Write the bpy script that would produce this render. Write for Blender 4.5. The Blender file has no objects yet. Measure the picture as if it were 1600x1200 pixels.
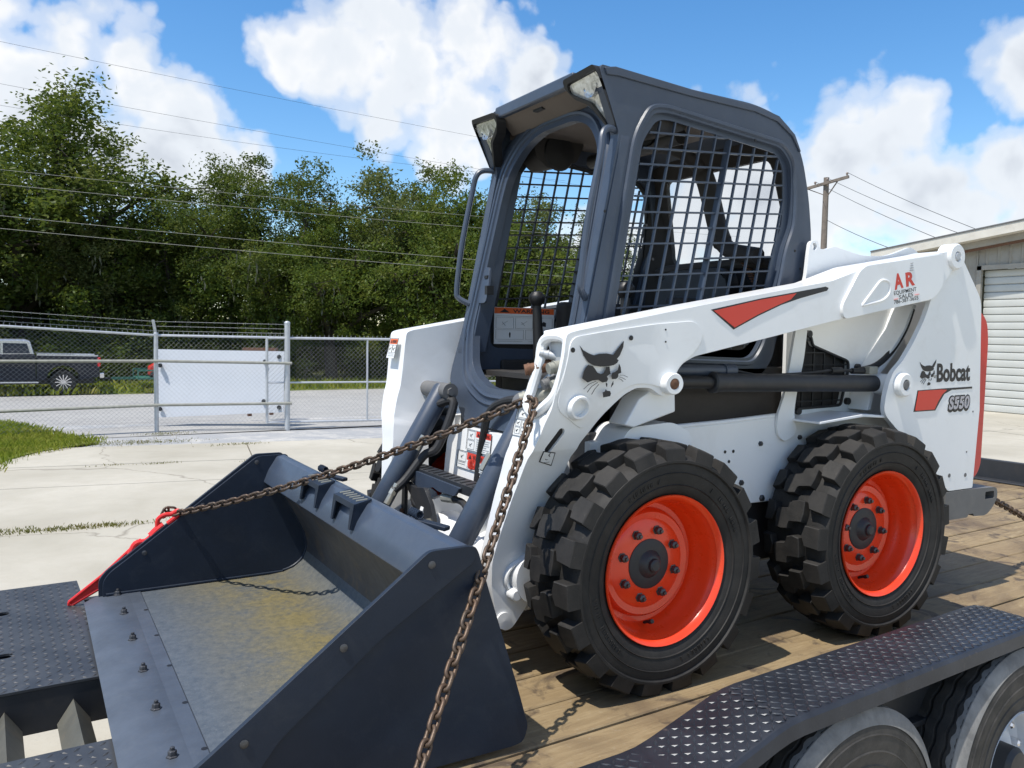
import bpy, bmesh, math, random
import numpy as np
from mathutils import Vector, Matrix

random.seed(7)
rng = np.random.default_rng(7)
SC = bpy.context.scene
COL = SC.collection

# ------------------------------------------------------------------ camera
CAM_LOC = np.array([-2.16545, -2.63376, 1.07488])
CAM_YAW, CAM_PITCH, CAM_ROLL = (math.radians(a) for a in (-30.43829, -3.42121, 0.87961))
CAM_F = 1289.438          # focal length for a 1600 px wide picture


def cam_axes():
    cy, sy = math.cos(CAM_YAW), math.sin(CAM_YAW)
    f0 = np.array([-sy, cy, 0.0]); r0 = np.array([cy, sy, 0.0]); u0 = np.array([0, 0, 1.0])
    f = f0 * math.cos(CAM_PITCH) + u0 * math.sin(CAM_PITCH)
    u = -f0 * math.sin(CAM_PITCH) + u0 * math.cos(CAM_PITCH)
    return (r0 * math.cos(CAM_ROLL) + u * math.sin(CAM_ROLL),
            -r0 * math.sin(CAM_ROLL) + u * math.cos(CAM_ROLL), f)


CR, CU, CF = cam_axes()


def ray(px, py):
    return CF + CR * ((px - 800) / CAM_F) + CU * ((600 - py) / CAM_F)


def on(px, py, axis, val):
    """surveyed point: sight line through the photograph met with a plane of the machine"""
    d = ray(px, py)
    return CAM_LOC + d * ((val - CAM_LOC[axis]) / d[axis])


def xz(pts, y):
    return [(float(p[0]), float(p[2])) for p in (on(a, b, 1, y) for a, b in pts)]


def at_depth(px, py, D):
    return CAM_LOC + ray(px, py) * D


cam_data = bpy.data.cameras.new("camera")
cam = bpy.data.objects.new("camera", cam_data)
COL.objects.link(cam)
cam_data.sensor_width = 36.0
cam_data.lens = CAM_F / 1600 * 36.0
cam_data.clip_start = 0.05
cam_data.clip_end = 3000
cam.matrix_world = Matrix(((CR[0], CU[0], -CF[0], CAM_LOC[0]),
                           (CR[1], CU[1], -CF[1], CAM_LOC[1]),
                           (CR[2], CU[2], -CF[2], CAM_LOC[2]),
                           (0, 0, 0, 1)))
SC.camera = cam

# ------------------------------------------------------------------ light
SUN_DIR = Vector((-0.47, -0.08, 1.0)).normalized()       # towards the sun
SUN_EL = math.asin(SUN_DIR.z)
SUN_ROT = math.atan2(SUN_DIR.x, SUN_DIR.y)

SC.view_settings.view_transform = 'Standard'
SC.view_settings.look = 'None'
SC.view_settings.exposure = 0.38
SC.view_settings.gamma = 1.0
SC.view_settings.use_curve_mapping = False
SC.cycles.max_bounces = 6
SC.cycles.diffuse_bounces = 3
SC.cycles.glossy_bounces = 3
SC.cycles.transmission_bounces = 3
SC.cycles.transparent_max_bounces = 8

sun_data = bpy.data.lights.new("sun", 'SUN')
sun_data.energy = 4.2
sun_data.angle = math.radians(0.53)
sun_data.color = (1.0, 0.95, 0.87)
sun = bpy.data.objects.new("sun", sun_data)
COL.objects.link(sun)
sun.rotation_euler = SUN_DIR.to_track_quat('Z', 'Y').to_euler()
sun.location = (0, 0, 30)

world = bpy.data.worlds.new("World")
SC.world = world
world.use_nodes = True


class NT:
    """small helper for wiring node trees"""
    def __init__(self, tree):
        self.t = tree; self.n = tree.nodes; self.l = tree.links

    def node(self, typ, **kw):
        n = self.n.new(typ)
        for k, v in kw.items():
            if k.startswith('i_'):
                key = k[2:]
                key = int(key) if key.isdigit() else key.replace('_', ' ')
                self.set(n.inputs[key], v)
            else:
                setattr(n, k, v)
        return n

    def set(self, sock, v):
        if isinstance(v, bpy.types.NodeSocket):
            self.l.new(v, sock)
        else:
            sock.default_value = v

    def math(self, op, a, b=0.0, c=None, clamp=False):
        n = self.n.new('ShaderNodeMath'); n.operation = op; n.use_clamp = clamp
        self.set(n.inputs[0], a); self.set(n.inputs[1], b)
        if c is not None:
            self.set(n.inputs[2], c)
        return n.outputs[0]

    def ramp(self, fac, stops, interp='LINEAR'):
        n = self.n.new('ShaderNodeValToRGB')
        n.color_ramp.interpolation = interp
        el = n.color_ramp.elements
        while len(el) < len(stops):
            el.new(0.5)
        for e, (p, c) in zip(el, stops):
            e.position = p
            e.color = c if len(c) == 4 else (*c, 1)
        self.l.new(fac, n.inputs[0])
        return n.outputs[0]

    def mix(self, fac, a, b, blend='MIX'):
        n = self.n.new('ShaderNodeMix'); n.data_type = 'RGBA'; n.blend_type = blend
        self.set(n.inputs[0], fac); self.set(n.inputs[6], a); self.set(n.inputs[7], b)
        return n.outputs[2]

    def noise(self, vec, scale, detail=4, rough=0.55, dist=0.0):
        n = self.n.new('ShaderNodeTexNoise')
        n.inputs['Scale'].default_value = scale
        n.inputs['Detail'].default_value = detail
        n.inputs['Roughness'].default_value = rough
        n.inputs['Distortion'].default_value = dist
        if vec is not None:
            self.l.new(vec, n.inputs['Vector'])
        return n.outputs[0]


def build_world():
    w = NT(world.node_tree)
    w.n.clear()
    out = w.node('ShaderNodeOutputWorld')
    sky = w.node('ShaderNodeTexSky', sky_type='NISHITA', sun_disc=False)
    sky.sun_elevation = SUN_EL
    sky.sun_rotation = SUN_ROT
    sky.altitude = 20
    sky.air_density = 1.0
    sky.dust_density = 0.35
    sky.ozone_density = 2.2
    hs = w.node('ShaderNodeHueSaturation')
    hs.inputs['Saturation'].default_value = 1.30
    hs.inputs['Value'].default_value = 1.0
    w.l.new(sky.outputs[0], hs.inputs['Color'])
    bg_sky = w.node('ShaderNodeBackground')
    bg_sky.inputs['Strength'].default_value = 0.145
    w.l.new(hs.outputs[0], bg_sky.inputs['Color'])
    tc = w.node('ShaderNodeTexCoord')
    dirv = tc.outputs['Generated']
    nrm = w.node('ShaderNodeVectorMath', operation='NORMALIZE')
    w.l.new(dirv, nrm.inputs[0])
    D = nrm.outputs[0]
    sep = w.node('ShaderNodeSeparateXYZ'); w.l.new(D, sep.inputs[0])
    dz = sep.outputs[2]
    # cumulus: where each cloud stands in the sky (picture position, radius in degrees, weight)
    blobs = [(40, 150, 7.0), (110, 60, 4.6), (190, 90, 3.2), (250, 230, 5.0), (340, 255, 3.8), (385, 265, 2.6), (290, 190, 3.0), (200, 150, 4.0), (150, 210, 6.0),
             (-60, 90, 7.0), (520, 70, 4.4), (600, 40, 5.2), (640, 120, 6.2), (720, 60, 4.6), (700, 190, 4.2),
             (840, 130, 3.4), (560, 20, 3.0), (445, 85, 2.6),
             (1300, 330, 5.5), (1380, 210, 4.6), (1430, 170, 3.4), (1440, 300, 5.0), (1330, 250, 4.0), (1530, 350, 3.6),
             (1600, 120, 4.2), (1580, 250, 4.0), (1650, 330, 5.0), (1180, 300, 6.0), (1090, 350, 6.0), (960, 380, 5.0),
             (1240, 390, 5.5)]
    cur = None
    hgt = None
    for bx, by, r in blobs:
        c = Vector(ray(bx, by)).normalized()
        dist = w.node('ShaderNodeVectorMath', operation='DISTANCE')
        w.l.new(D, dist.inputs[0]); dist.inputs[1].default_value = c
        v = w.math('MULTIPLY_ADD', dist.outputs['Value'], -1.0 / math.radians(r), 1.0)
        cur = v if cur is None else w.math('SMOOTH_MAX', cur, v, 0.25)
    # elsewhere: scattered fair-weather cloud from noise alone
    pl = w.node('ShaderNodeVectorMath', operation='DIVIDE')
    comb = w.node('ShaderNodeCombineXYZ')
    zz = w.math('ADD', w.math('MAXIMUM', dz, 0.0), 0.22)
    for k in range(3):
        w.l.new(zz, comb.inputs[k])
    w.l.new(D, pl.inputs[0]); w.l.new(comb.outputs[0], pl.inputs[1])
    big = w.noise(pl.outputs[0], 1.15, 3, 0.5)
    away = w.node('ShaderNodeVectorMath', operation='DOT_PRODUCT')
    w.l.new(D, away.inputs[0]); away.inputs[1].default_value = Vector(CF)
    offcam = w.math('SUBTRACT', 0.80, away.outputs['Value'], clamp=True)      # 0 inside the view
    offcam = w.math('MULTIPLY', offcam, 5.0, clamp=True)
    gen = w.math('MULTIPLY', w.math('SUBTRACT', big, 0.47), 5.0)
    gen = w.math('MULTIPLY_ADD', w.math('SUBTRACT', 1.0, offcam), -3.0, gen)
    dens0 = w.math('MAXIMUM', cur, gen)
    nz = w.noise(D, 7.0, 8, 0.55, 0.15)
    vor = w.node('ShaderNodeTexVoronoi', feature='F1')
    vor.inputs['Scale'].default_value = 16.0
    vor.inputs['Detail'].default_value = 2.0; vor.inputs['Roughness'].default_value = 0.55
    wob = w.node('ShaderNodeTexNoise'); wob.inputs['Scale'].default_value = 11.0; wob.inputs['Detail'].default_value = 4
    w.l.new(D, wob.inputs['Vector'])
    wv = w.node('ShaderNodeVectorMath', operation='MULTIPLY_ADD'); w.l.new(wob.outputs['Color'], wv.inputs[0]); wv.inputs[1].default_value = (0.05,) * 3; w.l.new(D, wv.inputs[2])
    w.l.new(wv.outputs[0], vor.inputs['Vector'])
    puff = w.math('SUBTRACT', 0.46, vor.outputs['Distance'])
    det = w.math('MULTIPLY_ADD', w.math('SUBTRACT', nz, 0.5), 1.7, w.math('MULTIPLY', puff, 0.55))
    dens = w.math('ADD', w.math('ADD', dens0, det), 0.26)
    mask = w.ramp(dens, [(0.10, (0, 0, 0)), (0.32, (0.55,) * 3), (0.62, (1,) * 3)], 'EASE')
    # shading: thick middles seen from below are greyer, lit rims white
    sh = w.noise(D, 5.0, 5, 0.6, 0.3)
    thick = w.math('MULTIPLY_ADD', w.math('SUBTRACT', sh, 0.42), 2.2, w.math('MULTIPLY', dens, 0.42))
    ccol = w.ramp(thick, [(0.15, (1.0, 1.0, 1.0)), (0.5, (0.84, 0.88, 0.93)), (1.0, (0.58, 0.62, 0.69))], 'EASE')
    bg_c = w.node('ShaderNodeBackground')
    bg_c.inputs['Strength'].default_value = 0.80
    w.l.new(ccol, bg_c.inputs['Color'])
    up = w.math('MULTIPLY', w.math('ADD', dz, 0.02), 30.0, clamp=True)
    fac = w.math('MULTIPLY', w.math('MULTIPLY', mask, up), 0.96)
    ms = w.node('ShaderNodeMixShader')
    w.l.new(fac, ms.inputs[0]); w.l.new(bg_sky.outputs[0], ms.inputs[1]); w.l.new(bg_c.outputs[0], ms.inputs[2])
    w.l.new(ms.outputs[0], out.inputs[0])


build_world()

# ------------------------------------------------------------------ materials
MATS = {}


def new_mat(name):
    m = bpy.data.materials.new(name)
    m.use_nodes = True
    t = NT(m.node_tree)
    bsdf = m.node_tree.nodes['Principled BSDF']
    MATS[name] = m
    return m, t, bsdf


def coords(t, kind='Object'):
    return t.node('ShaderNodeTexCoord').outputs[kind]


def bump(t, bsdf, h, strength=0.3, dist=0.01):
    b = t.node('ShaderNodeBump')
    b.inputs['Strength'].default_value = strength
    b.inputs['Distance'].default_value = dist
    t.l.new(h, b.inputs['Height'])
    t.l.new(b.outputs[0], bsdf.inputs['Normal'])


def paint(name, col, rough=0.35, metal=0.0, coat=0.0, var=0.12, scale=6.0, bump_s=0.0, bscale=250.0, dirt=0.0, dirt_col=(0.2, 0.15, 0.1), scratch=0.0, scratch_col=(0.16, 0.17, 0.18)):
    m, t, b = new_mat(name)
    oc = coords(t)
    n = t.noise(oc, scale, 5, 0.6)
    lo = tuple(c * (1 - var) for c in col); hi = tuple(min(1, c * (1 + var * 0.6)) for c in col)
    c = t.ramp(n, [(0.3, lo), (0.7, hi)])
    if dirt > 0:
        n2 = t.noise(oc, scale * 2.3, 8, 0.7, 0.6)
        f = t.ramp(n2, [(0.52, (0, 0, 0)), (0.78, (dirt,) * 3)])
        c = t.mix(f, c, (*dirt_col, 1))
    t.l.new(c, b.inputs['Base Color'])
    if scratch > 0:
        for sc_, rot in (((1.5, 1.5, 60), 0.5), ((2, 2, 45), -0.9)):
            mp = t.node('ShaderNodeMapping'); mp.inputs['Scale'].default_value = sc_; mp.inputs['Rotation'].default_value = (0, rot, 0)
            t.l.new(oc, mp.inputs['Vector'])
            ns = t.noise(mp.outputs[0], 2.2, 6, 0.75)
            c = t.mix(t.ramp(ns, [(0.66, (0, 0, 0)), (0.72, (scratch,) * 3), (0.78, (0, 0, 0))]), c, (*scratch_col, 1))
    n3 = t.noise(oc, scale * 5, 4, 0.6)
    r = t.math('MULTIPLY_ADD', n3, 0.22, rough - 0.11)
    t.l.new(r, b.inputs['Roughness'])
    b.inputs['Metallic'].default_value = metal
    b.inputs['Coat Weight'].default_value = coat
    b.inputs['Coat Roughness'].default_value = 0.12
    if bump_s > 0:
        bump(t, b, t.noise(oc, bscale, 3, 0.6), bump_s, 0.002)
    return m


WHITE = paint('white_paint', (0.80, 0.81, 0.81), 0.34, coat=0.25, var=0.03, scale=3, dirt=0.22, dirt_col=(0.50, 0.47, 0.41), scratch=0.10, scratch_col=(0.45, 0.42, 0.38))
SLATE = paint('slate_paint', (0.044, 0.060, 0.090), 0.42, coat=0.15, var=0.12, bump_s=0.10, bscale=500, dirt=0.16, dirt_col=(0.13, 0.13, 0.12), scratch=0.22)
BUCKET = paint('bucket_paint', (0.016, 0.024, 0.040), 0.46, coat=0.0, var=0.2, scale=4, bump_s=0.2, bscale=70, dirt=0.22, dirt_col=(0.075, 0.08, 0.085), scratch=0.30, scratch_col=(0.11, 0.12, 0.13))
BUCKET.node_tree.nodes['Principled BSDF'].inputs['Specular IOR Level'].default_value = 0.28
STEEL_DK = paint('dark_steel', (0.022, 0.024, 0.028), 0.5, var=0.2, dirt=0.3, dirt_col=(0.09, 0.07, 0.055))
BLACK = paint('black_plastic', (0.012, 0.012, 0.013), 0.5, var=0.2)
HOSE = paint('hose_rubber', (0.016, 0.016, 0.017), 0.6, var=0.2)
INTERIOR = paint('cab_interior', (0.030, 0.027, 0.025), 0.75, var=0.15, bump_s=0.1)
HEADLINER = paint('headliner', (0.16, 0.135, 0.115), 0.85, var=0.1, bump_s=0.15)
CHROME = paint('chrome', (0.75, 0.75, 0.76), 0.12, metal=1.0, var=0.05)
ZINC = paint('zinc_fitting', (0.50, 0.47, 0.38), 0.35, metal=0.85, var=0.2)
GALV = paint('galvanised_steel', (0.50, 0.52, 0.54), 0.45, metal=0.35, var=0.12, scale=12)
GALV_DULL = paint('weathered_pipe', (0.30, 0.30, 0.26), 0.6, metal=0.2, var=0.2, scale=12)
WIRE = paint('fence_wire', (0.27, 0.28, 0.28), 0.55, metal=0.2, var=0.1)
ORANGE = paint('rim_orange', (0.80, 0.050, 0.008), 0.30, coat=0.35, var=0.06, dirt=0.10, dirt_col=(0.35, 0.04, 0.01))
RED = paint('tailgate_red', (0.62, 0.028, 0.022), 0.35, coat=0.3, var=0.05)
RED_BINDER = paint('binder_red', (0.66, 0.022, 0.02), 0.38, var=0.1, dirt=0.25, dirt_col=(0.2, 0.03, 0.02))
RED_DECAL = paint('decal_red', (0.62, 0.05, 0.03), 0.4, var=0.02)
ORANGE_DECAL = paint('decal_orange', (0.72, 0.12, 0.02), 0.4, var=0.02)
BLACK_DECAL = paint('decal_black', (0.014, 0.013, 0.016), 0.4, var=0.02)
GREY_DECAL = paint('decal_grey', (0.20, 0.19, 0.20), 0.4, var=0.02)
WHITE_DECAL = paint('decal_white', (0.74, 0.75, 0.74), 0.4, var=0.02)
BUMPER = paint('bumper_grey', (0.13, 0.13, 0.13), 0.55, var=0.12, bump_s=0.1, dirt=0.3, dirt_col=(0.24, 0.22, 0.19))
PANEL = paint('white_sheet', (0.60, 0.63, 0.68), 0.5, var=0.04, scale=1.5)
GREENMETAL = paint('green_trailer_paint', (0.02, 0.13, 0.09), 0.5, var=0.2)
TRUCK = paint('truck_paint', (0.008, 0.011, 0.020), 0.3, coat=0.15, var=0.05)
TRUCK.node_tree.nodes['Principled BSDF'].inputs['Specular IOR Level'].default_value = 0.25
SILVER = paint('silver_trim', (0.62, 0.63, 0.65), 0.25, metal=0.8, var=0.05)
TAIL = paint('tail_lamp_red', (0.55, 0.01, 0.015), 0.2, coat=0.5, var=0.05)
SIDING = paint('metal_siding', (0.33, 0.31, 0.27), 0.55, metal=0.1, var=0.15, scale=2, dirt=0.35, dirt_col=(0.2, 0.13, 0.07))
TRIMW = paint('roof_trim', (0.60, 0.57, 0.50), 0.5, var=0.1, scale=2, dirt=0.3, dirt_col=(0.3, 0.24, 0.18))
DOORM = paint('door_slat', (0.50, 0.51, 0.48), 0.5, var=0.06, scale=1.5, dirt=0.15, dirt_col=(0.32, 0.29, 0.24))
BARK = paint('bark', (0.055, 0.046, 0.036), 0.9, var=0.35, scale=8, bump_s=0.5, bscale=25)
POLEWOOD = paint('pole_wood', (0.20, 0.165, 0.135), 0.85, var=0.25, scale=5)
CERAMIC = paint('insulator', (0.25, 0.2, 0.17), 0.3, var=0.1)


def m_glass(name, tint, rough=0.05, alpha=0.25):
    m, t, b = new_mat(name)
    b.inputs['Base Color'].default_value = (*tint, 1)
    b.inputs['Roughness'].default_value = rough
    b.inputs['Alpha'].default_value = alpha
    b.inputs['Specular IOR Level'].default_value = 0.6
    return m


GLASS = m_glass('window_glass', (0.35, 0.50, 0.52), 0.04, 0.07)
DARKGLASS = m_glass('dark_glass', (0.02, 0.03, 0.05), 0.05, 0.96)


def m_lens():
    m, t, b = new_mat('lamp_lens')
    oc = coords(t)
    n = t.noise(oc, 28, 4, 0.6, 0.8)
    c = t.ramp(n, [(0.35, (0.30, 0.30, 0.27)), (0.5, (0.62, 0.62, 0.58)), (0.68, (0.85, 0.86, 0.84))])
    t.l.new(c, b.inputs['Base Color'])
    b.inputs['Roughness'].default_value = 0.18
    b.inputs['Metallic'].default_value = 0.35
    b.inputs['Coat Weight'].default_value = 0.8
    b.inputs['Coat Roughness'].default_value = 0.05
    bump(t, b, t.noise(oc, 60, 2, 0.5), 0.35, 0.004)
    return m


LENS = m_lens()


def m_tyre(name='tyre_rubber', base=(0.014, 0.0135, 0.013), dust=0.42, dcol=(0.062, 0.056, 0.050)):
    m, t, b = new_mat(name)
    oc = coords(t)
    n = t.noise(oc, 9, 8, 0.68, 0.4)
    f = t.ramp(n, [(0.40, (0, 0, 0)), (0.75, (dust,) * 3)])
    c = t.mix(f, (*base, 1), (*dcol, 1))
    n2 = t.noise(oc, 120, 3, 0.6)
    sp = t.ramp(n2, [(0.70, (0, 0, 0)), (0.76, (0.5,) * 3)])
    c = t.mix(sp, c, (0.10, 0.09, 0.08, 1))
    t.l.new(c, b.inputs['Base Color'])
    b.inputs['Roughness'].default_value = 0.66
    b.inputs['Specular IOR Level'].default_value = 0.35
    bump(t, b, t.noise(oc, 60, 5, 0.65), 0.25, 0.004)
    return m


TYRE = m_tyre()
TYRE_TRAILER = m_tyre('trailer_tyre_rubber', (0.028, 0.027, 0.026), 0.6, (0.11, 0.10, 0.09))
TYRE_GREY = m_tyre('dusty_tyre_shoulder', (0.15, 0.148, 0.145), 0.9, (0.30, 0.295, 0.285))


def m_rust_chain():
    m, t, b = new_mat('rusty_chain')
    oc = coords(t, 'Object')
    geo = t.node('ShaderNodeObjectInfo')
    n = t.noise(oc, 90, 6, 0.65)
    c = t.ramp(n, [(0.3, (0.050, 0.040, 0.032)), (0.55, (0.115, 0.085, 0.062)), (0.75, (0.24, 0.19, 0.15))])
    c2 = t.mix(t.math('MULTIPLY', geo.outputs['Random'], 0.55), c, (0.13, 0.075, 0.045, 1))
    t.l.new(c2, b.inputs['Base Color'])
    b.inputs['Metallic'].default_value = 0.45
    b.inputs['Roughness'].default_value = 0.5
    bump(t, b, n, 0.3, 0.002)
    return m


CHAIN = m_rust_chain()
RUST = paint('rusty_steel', (0.17, 0.085, 0.05), 0.75, metal=0.3, var=0.4, scale=40)
BOLT = paint('bolt_steel', (0.10, 0.10, 0.105), 0.42, metal=0.7, var=0.3, scale=60)


def m_bucket_floor():
    m, t, b = new_mat('worn_bucket_floor')
    oc = coords(t)
    n = t.noise(oc, 2.6, 8, 0.72, 0.2)
    n2 = t.noise(oc, 42, 8, 0.78, 0.1)
    n3 = t.noise(oc, 150, 3, 0.6)
    sep = t.node('ShaderNodeSeparateXYZ'); t.l.new(oc, sep.inputs[0])
    # scraped blue-grey paint; dried yellow clay lies in the middle and back of the floor
    base = t.ramp(n2, [(0.3, (0.060, 0.075, 0.093)), (0.7, (0.120, 0.136, 0.152))])
    clay = t.ramp(n2, [(0.3, (0.135, 0.115, 0.052)), (0.7, (0.245, 0.198, 0.088))])
    fx = t.math('MULTIPLY', t.math('ADD', sep.outputs[0], 1.76), 2.6, clamp=True)
    fx2 = t.math('MULTIPLY', t.math('SUBTRACT', -1.12, sep.outputs[0]), 5.0, clamp=True)
    fm = t.math('MULTIPLY', fx, fx2)
    mix = t.math('ADD', t.math('MULTIPLY', n, 1.0), t.math('MULTIPLY', n2, 0.5))
    f = t.ramp(mix, [(0.52, (0, 0, 0)), (0.80, (0.95,) * 3)])
    f = t.math('MULTIPLY', f, fm)
    c = t.mix(f, base, clay)
    spk = t.ramp(n3, [(0.68, (0, 0, 0)), (0.74, (0.6,) * 3)])
    c = t.mix(spk, c, (0.32, 0.31, 0.28, 1))
    t.l.new(c, b.inputs['Base Color'])
    b.inputs['Roughness'].default_value = 0.48
    b.inputs['Metallic'].default_value = 0.15
    bump(t, b, t.math('ADD', n2, t.math('MULTIPLY', n3, 0.3)), 0.25, 0.004)
    return m


FLOORM = m_bucket_floor()


def m_wood():
    m, t, b = new_mat('deck_wood')
    oc = coords(t)
    oi = t.node('ShaderNodeObjectInfo')
    mp = t.node('ShaderNodeMapping')
    mp.inputs['Scale'].default_value = (2.0, 14, 14)
    off = t.node('ShaderNodeCombineXYZ')
    t.l.new(t.math('MULTIPLY', oi.outputs['Random'], 37.0), off.inputs[0])
    t.l.new(oc, mp.inputs['Vector']); t.l.new(off.outputs[0], mp.inputs['Location'])
    g = t.noise(mp.outputs[0], 2.2, 9, 0.72, 1.4)
    big = t.noise(oc, 2.1, 6, 0.6, 0.5)
    fine = t.noise(oc, 38, 5, 0.7)
    c = t.ramp(g, [(0.22, (0.120, 0.078, 0.038)), (0.5, (0.255, 0.186, 0.098)), (0.78, (0.40, 0.315, 0.185))])
    c = t.mix(t.math('MULTIPLY', oi.outputs['Random'], 0.6), c, (0.21, 0.150, 0.080, 1))
    st = t.ramp(big, [(0.46, (0, 0, 0)), (0.66, (0.85,) * 3)])
    c = t.mix(st, c, (0.105, 0.070, 0.040, 1))
    wet = t.noise(oc, 5.0, 5, 0.6, 1.2)
    st2 = t.ramp(wet, [(0.57, (0, 0, 0)), (0.66, (0.8,) * 3)])
    c = t.mix(st2, c, (0.055, 0.038, 0.028, 1))
    gr = t.ramp(fine, [(0.60, (0, 0, 0)), (0.75, (0.35,) * 3)])
    c = t.mix(gr, c, (0.36, 0.33, 0.28, 1))
    t.l.new(c, b.inputs['Base Color'])
    b.inputs['Roughness'].default_value = 0.72
    bump(t, b, t.math('ADD', g, t.math('MULTIPLY', fine, 0.4)), 0.4, 0.006)
    return m


WOOD = m_wood()


def m_tread(name, col, scuff):
    m, t, b = new_mat(name)
    oc = coords(t)
    n = t.noise(oc, 4.5, 6, 0.65, 0.5)
    n2 = t.noise(oc, 45, 5, 0.7)
    c = t.mix(t.ramp(n, [(0.35, (0, 0, 0)), (0.7, (0.7,) * 3)]), (*col, 1), (*scuff, 1))
    sp = t.ramp(n2, [(0.62, (0, 0, 0)), (0.76, (0.5,) * 3)])
    c = t.mix(sp, c, (0.15, 0.12, 0.10, 1))
    t.l.new(c, b.inputs['Base Color'])
    b.inputs['Roughness'].default_value = 0.38
    b.inputs['Metallic'].default_value = 0.25
    bump(t, b, n2, 0.2, 0.003)
    return m


DIAMOND = m_tread('diamond_plate_paint', (0.016, 0.019, 0.027), (0.044, 0.051, 0.066))
DIAMOND_W = m_tread('worn_diamond_plate', (0.036, 0.039, 0.045), (0.095, 0.097, 0.10))
LUGM = m_tread('diamond_lugs', (0.020, 0.024, 0.032), (0.075, 0.085, 0.10))


def m_concrete():
    m, t, b = new_mat('concrete')
    oc = coords(t)
    n = t.noise(oc, 0.5, 7, 0.65, 0.3)
    n2 = t.noise(oc, 6, 7, 0.7)
    n3 = t.noise(oc, 70, 4, 0.7)
    c = t.ramp(n, [(0.3, (0.33, 0.305, 0.245)), (0.7, (0.47, 0.44, 0.37))])
    c = t.mix(t.ramp(n2, [(0.45, (0, 0, 0)), (0.75, (0.5,) * 3)]), c, (0.36, 0.33, 0.26, 1))
    c = t.mix(t.ramp(n3, [(0.55, (0, 0, 0)), (0.75, (0.4,) * 3)]), c, (0.30, 0.28, 0.24, 1))
    # hairline cracks
    vo = t.node('ShaderNodeTexVoronoi', feature='DISTANCE_TO_EDGE')
    vo.inputs['Scale'].default_value = 0.22
    wob = t.node('ShaderNodeTexNoise'); wob.inputs['Scale'].default_value = 1.2; wob.inputs['Detail'].default_value = 6
    t.l.new(oc, wob.inputs['Vector'])
    ad = t.node('ShaderNodeVectorMath', operation='MULTIPLY_ADD')
    t.l.new(wob.outputs['Color'], ad.inputs[0]); ad.inputs[1].default_value = (0.9, 0.9, 0); t.l.new(oc, ad.inputs[2])
    t.l.new(ad.outputs[0], vo.inputs['Vector'])
    ck = t.ramp(vo.outputs['Distance'], [(0.0, (0.6,) * 3), (0.0022, (0.3,) * 3), (0.0036, (0, 0, 0))])
    c = t.mix(ck, c, (0.14, 0.12, 0.09, 1))
    t.l.new(c, b.inputs['Base Color'])
    b.inputs['Roughness'].default_value = 0.85
    bump(t, b, t.math('ADD', n2, n3), 0.2, 0.006)
    return m


CONC = m_concrete()


def m_asphalt(name, lo, hi, light):
    m, t, b = new_mat(name)
    oc = coords(t)
    n = t.noise(oc, 0.35, 7, 0.65, 0.4)
    n2 = t.noise(oc, 2.2, 8, 0.75, 0.5)
    n3 = t.noise(oc, 60, 4, 0.7)
    c = t.ramp(n, [(0.3, lo), (0.7, hi)])
    c = t.mix(t.ramp(n2, [(0.48, (0, 0, 0)), (0.62, (0.75,) * 3)]), c, (*light, 1))
    c = t.mix(t.ramp(n3, [(0.5, (0, 0, 0)), (0.7, (0.35,) * 3)]), c, (0.16, 0.16, 0.16, 1))
    t.l.new(c, b.inputs['Base Color'])
    b.inputs['Roughness'].default_value = 0.9
    bump(t, b, n3, 0.3, 0.01)
    return m


ROADM = m_asphalt('road_asphalt', (0.27, 0.265, 0.255), (0.34, 0.335, 0.32), (0.38, 0.37, 0.35))
APRONM = m_asphalt('broken_asphalt', (0.26, 0.27, 0.28), (0.36, 0.36, 0.36), (0.50, 0.48, 0.44))


def m_ground():
    m, t, b = new_mat('grassy_ground')
    oc = coords(t)
    n = t.noise(oc, 0.6, 8, 0.7)
    n2 = t.noise(oc, 14, 6, 0.7)
    c = t.ramp(n, [(0.3, (0.10, 0.145, 0.025)), (0.7, (0.19, 0.205, 0.05))])
    c = t.mix(t.ramp(n2, [(0.5, (0, 0, 0)), (0.7, (0.6,) * 3)]), c, (0.24, 0.20, 0.10, 1))
    t.l.new(c, b.inputs['Base Color'])
    b.inputs['Roughness'].default_value = 0.95
    bump(t, b, n2, 0.6, 0.03)
    return m


GROUNDM = m_ground()


def m_leaf(name, a, b_, c_, trans=0.35, clump=0.55):
    m, t, b = new_mat(name)
    t.n.remove(b)
    out = t.n['Material Output']
    geo = t.node('ShaderNodeNewGeometry')
    oc = coords(t)
    nz = t.noise(oc, clump, 4, 0.6)
    r = t.math('ADD', t.math('MULTIPLY', geo.outputs['Random Per Island'], 0.30), t.math('MULTIPLY_ADD', nz, 1.5, -0.40))
    col = t.ramp(r, [(0.15, a), (0.5, b_), (0.9, c_)])
    d = t.node('ShaderNodeBsdfDiffuse'); t.l.new(col, d.inputs[0])
    tr = t.node('ShaderNodeBsdfTranslucent')
    tc = t.mix(0.5, col, (0.16, 0.20, 0.02, 1))
    t.l.new(tc, tr.inputs[0])
    gl = t.node('ShaderNodeBsdfGlossy'); gl.inputs['Roughness'].default_value = 0.45
    gl.inputs[0].default_value = (0.5, 0.5, 0.5, 1)
    m1 = t.node('ShaderNodeMixShader'); m1.inputs[0].default_value = trans
    t.l.new(d.outputs[0], m1.inputs[1]); t.l.new(tr.outputs[0], m1.inputs[2])
    m2 = t.node('ShaderNodeMixShader'); m2.inputs[0].default_value = 0.02
    t.l.new(m1.outputs[0], m2.inputs[1]); t.l.new(gl.outputs[0], m2.inputs[2])
    t.l.new(m2.outputs[0], out.inputs[0])
    return m


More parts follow.
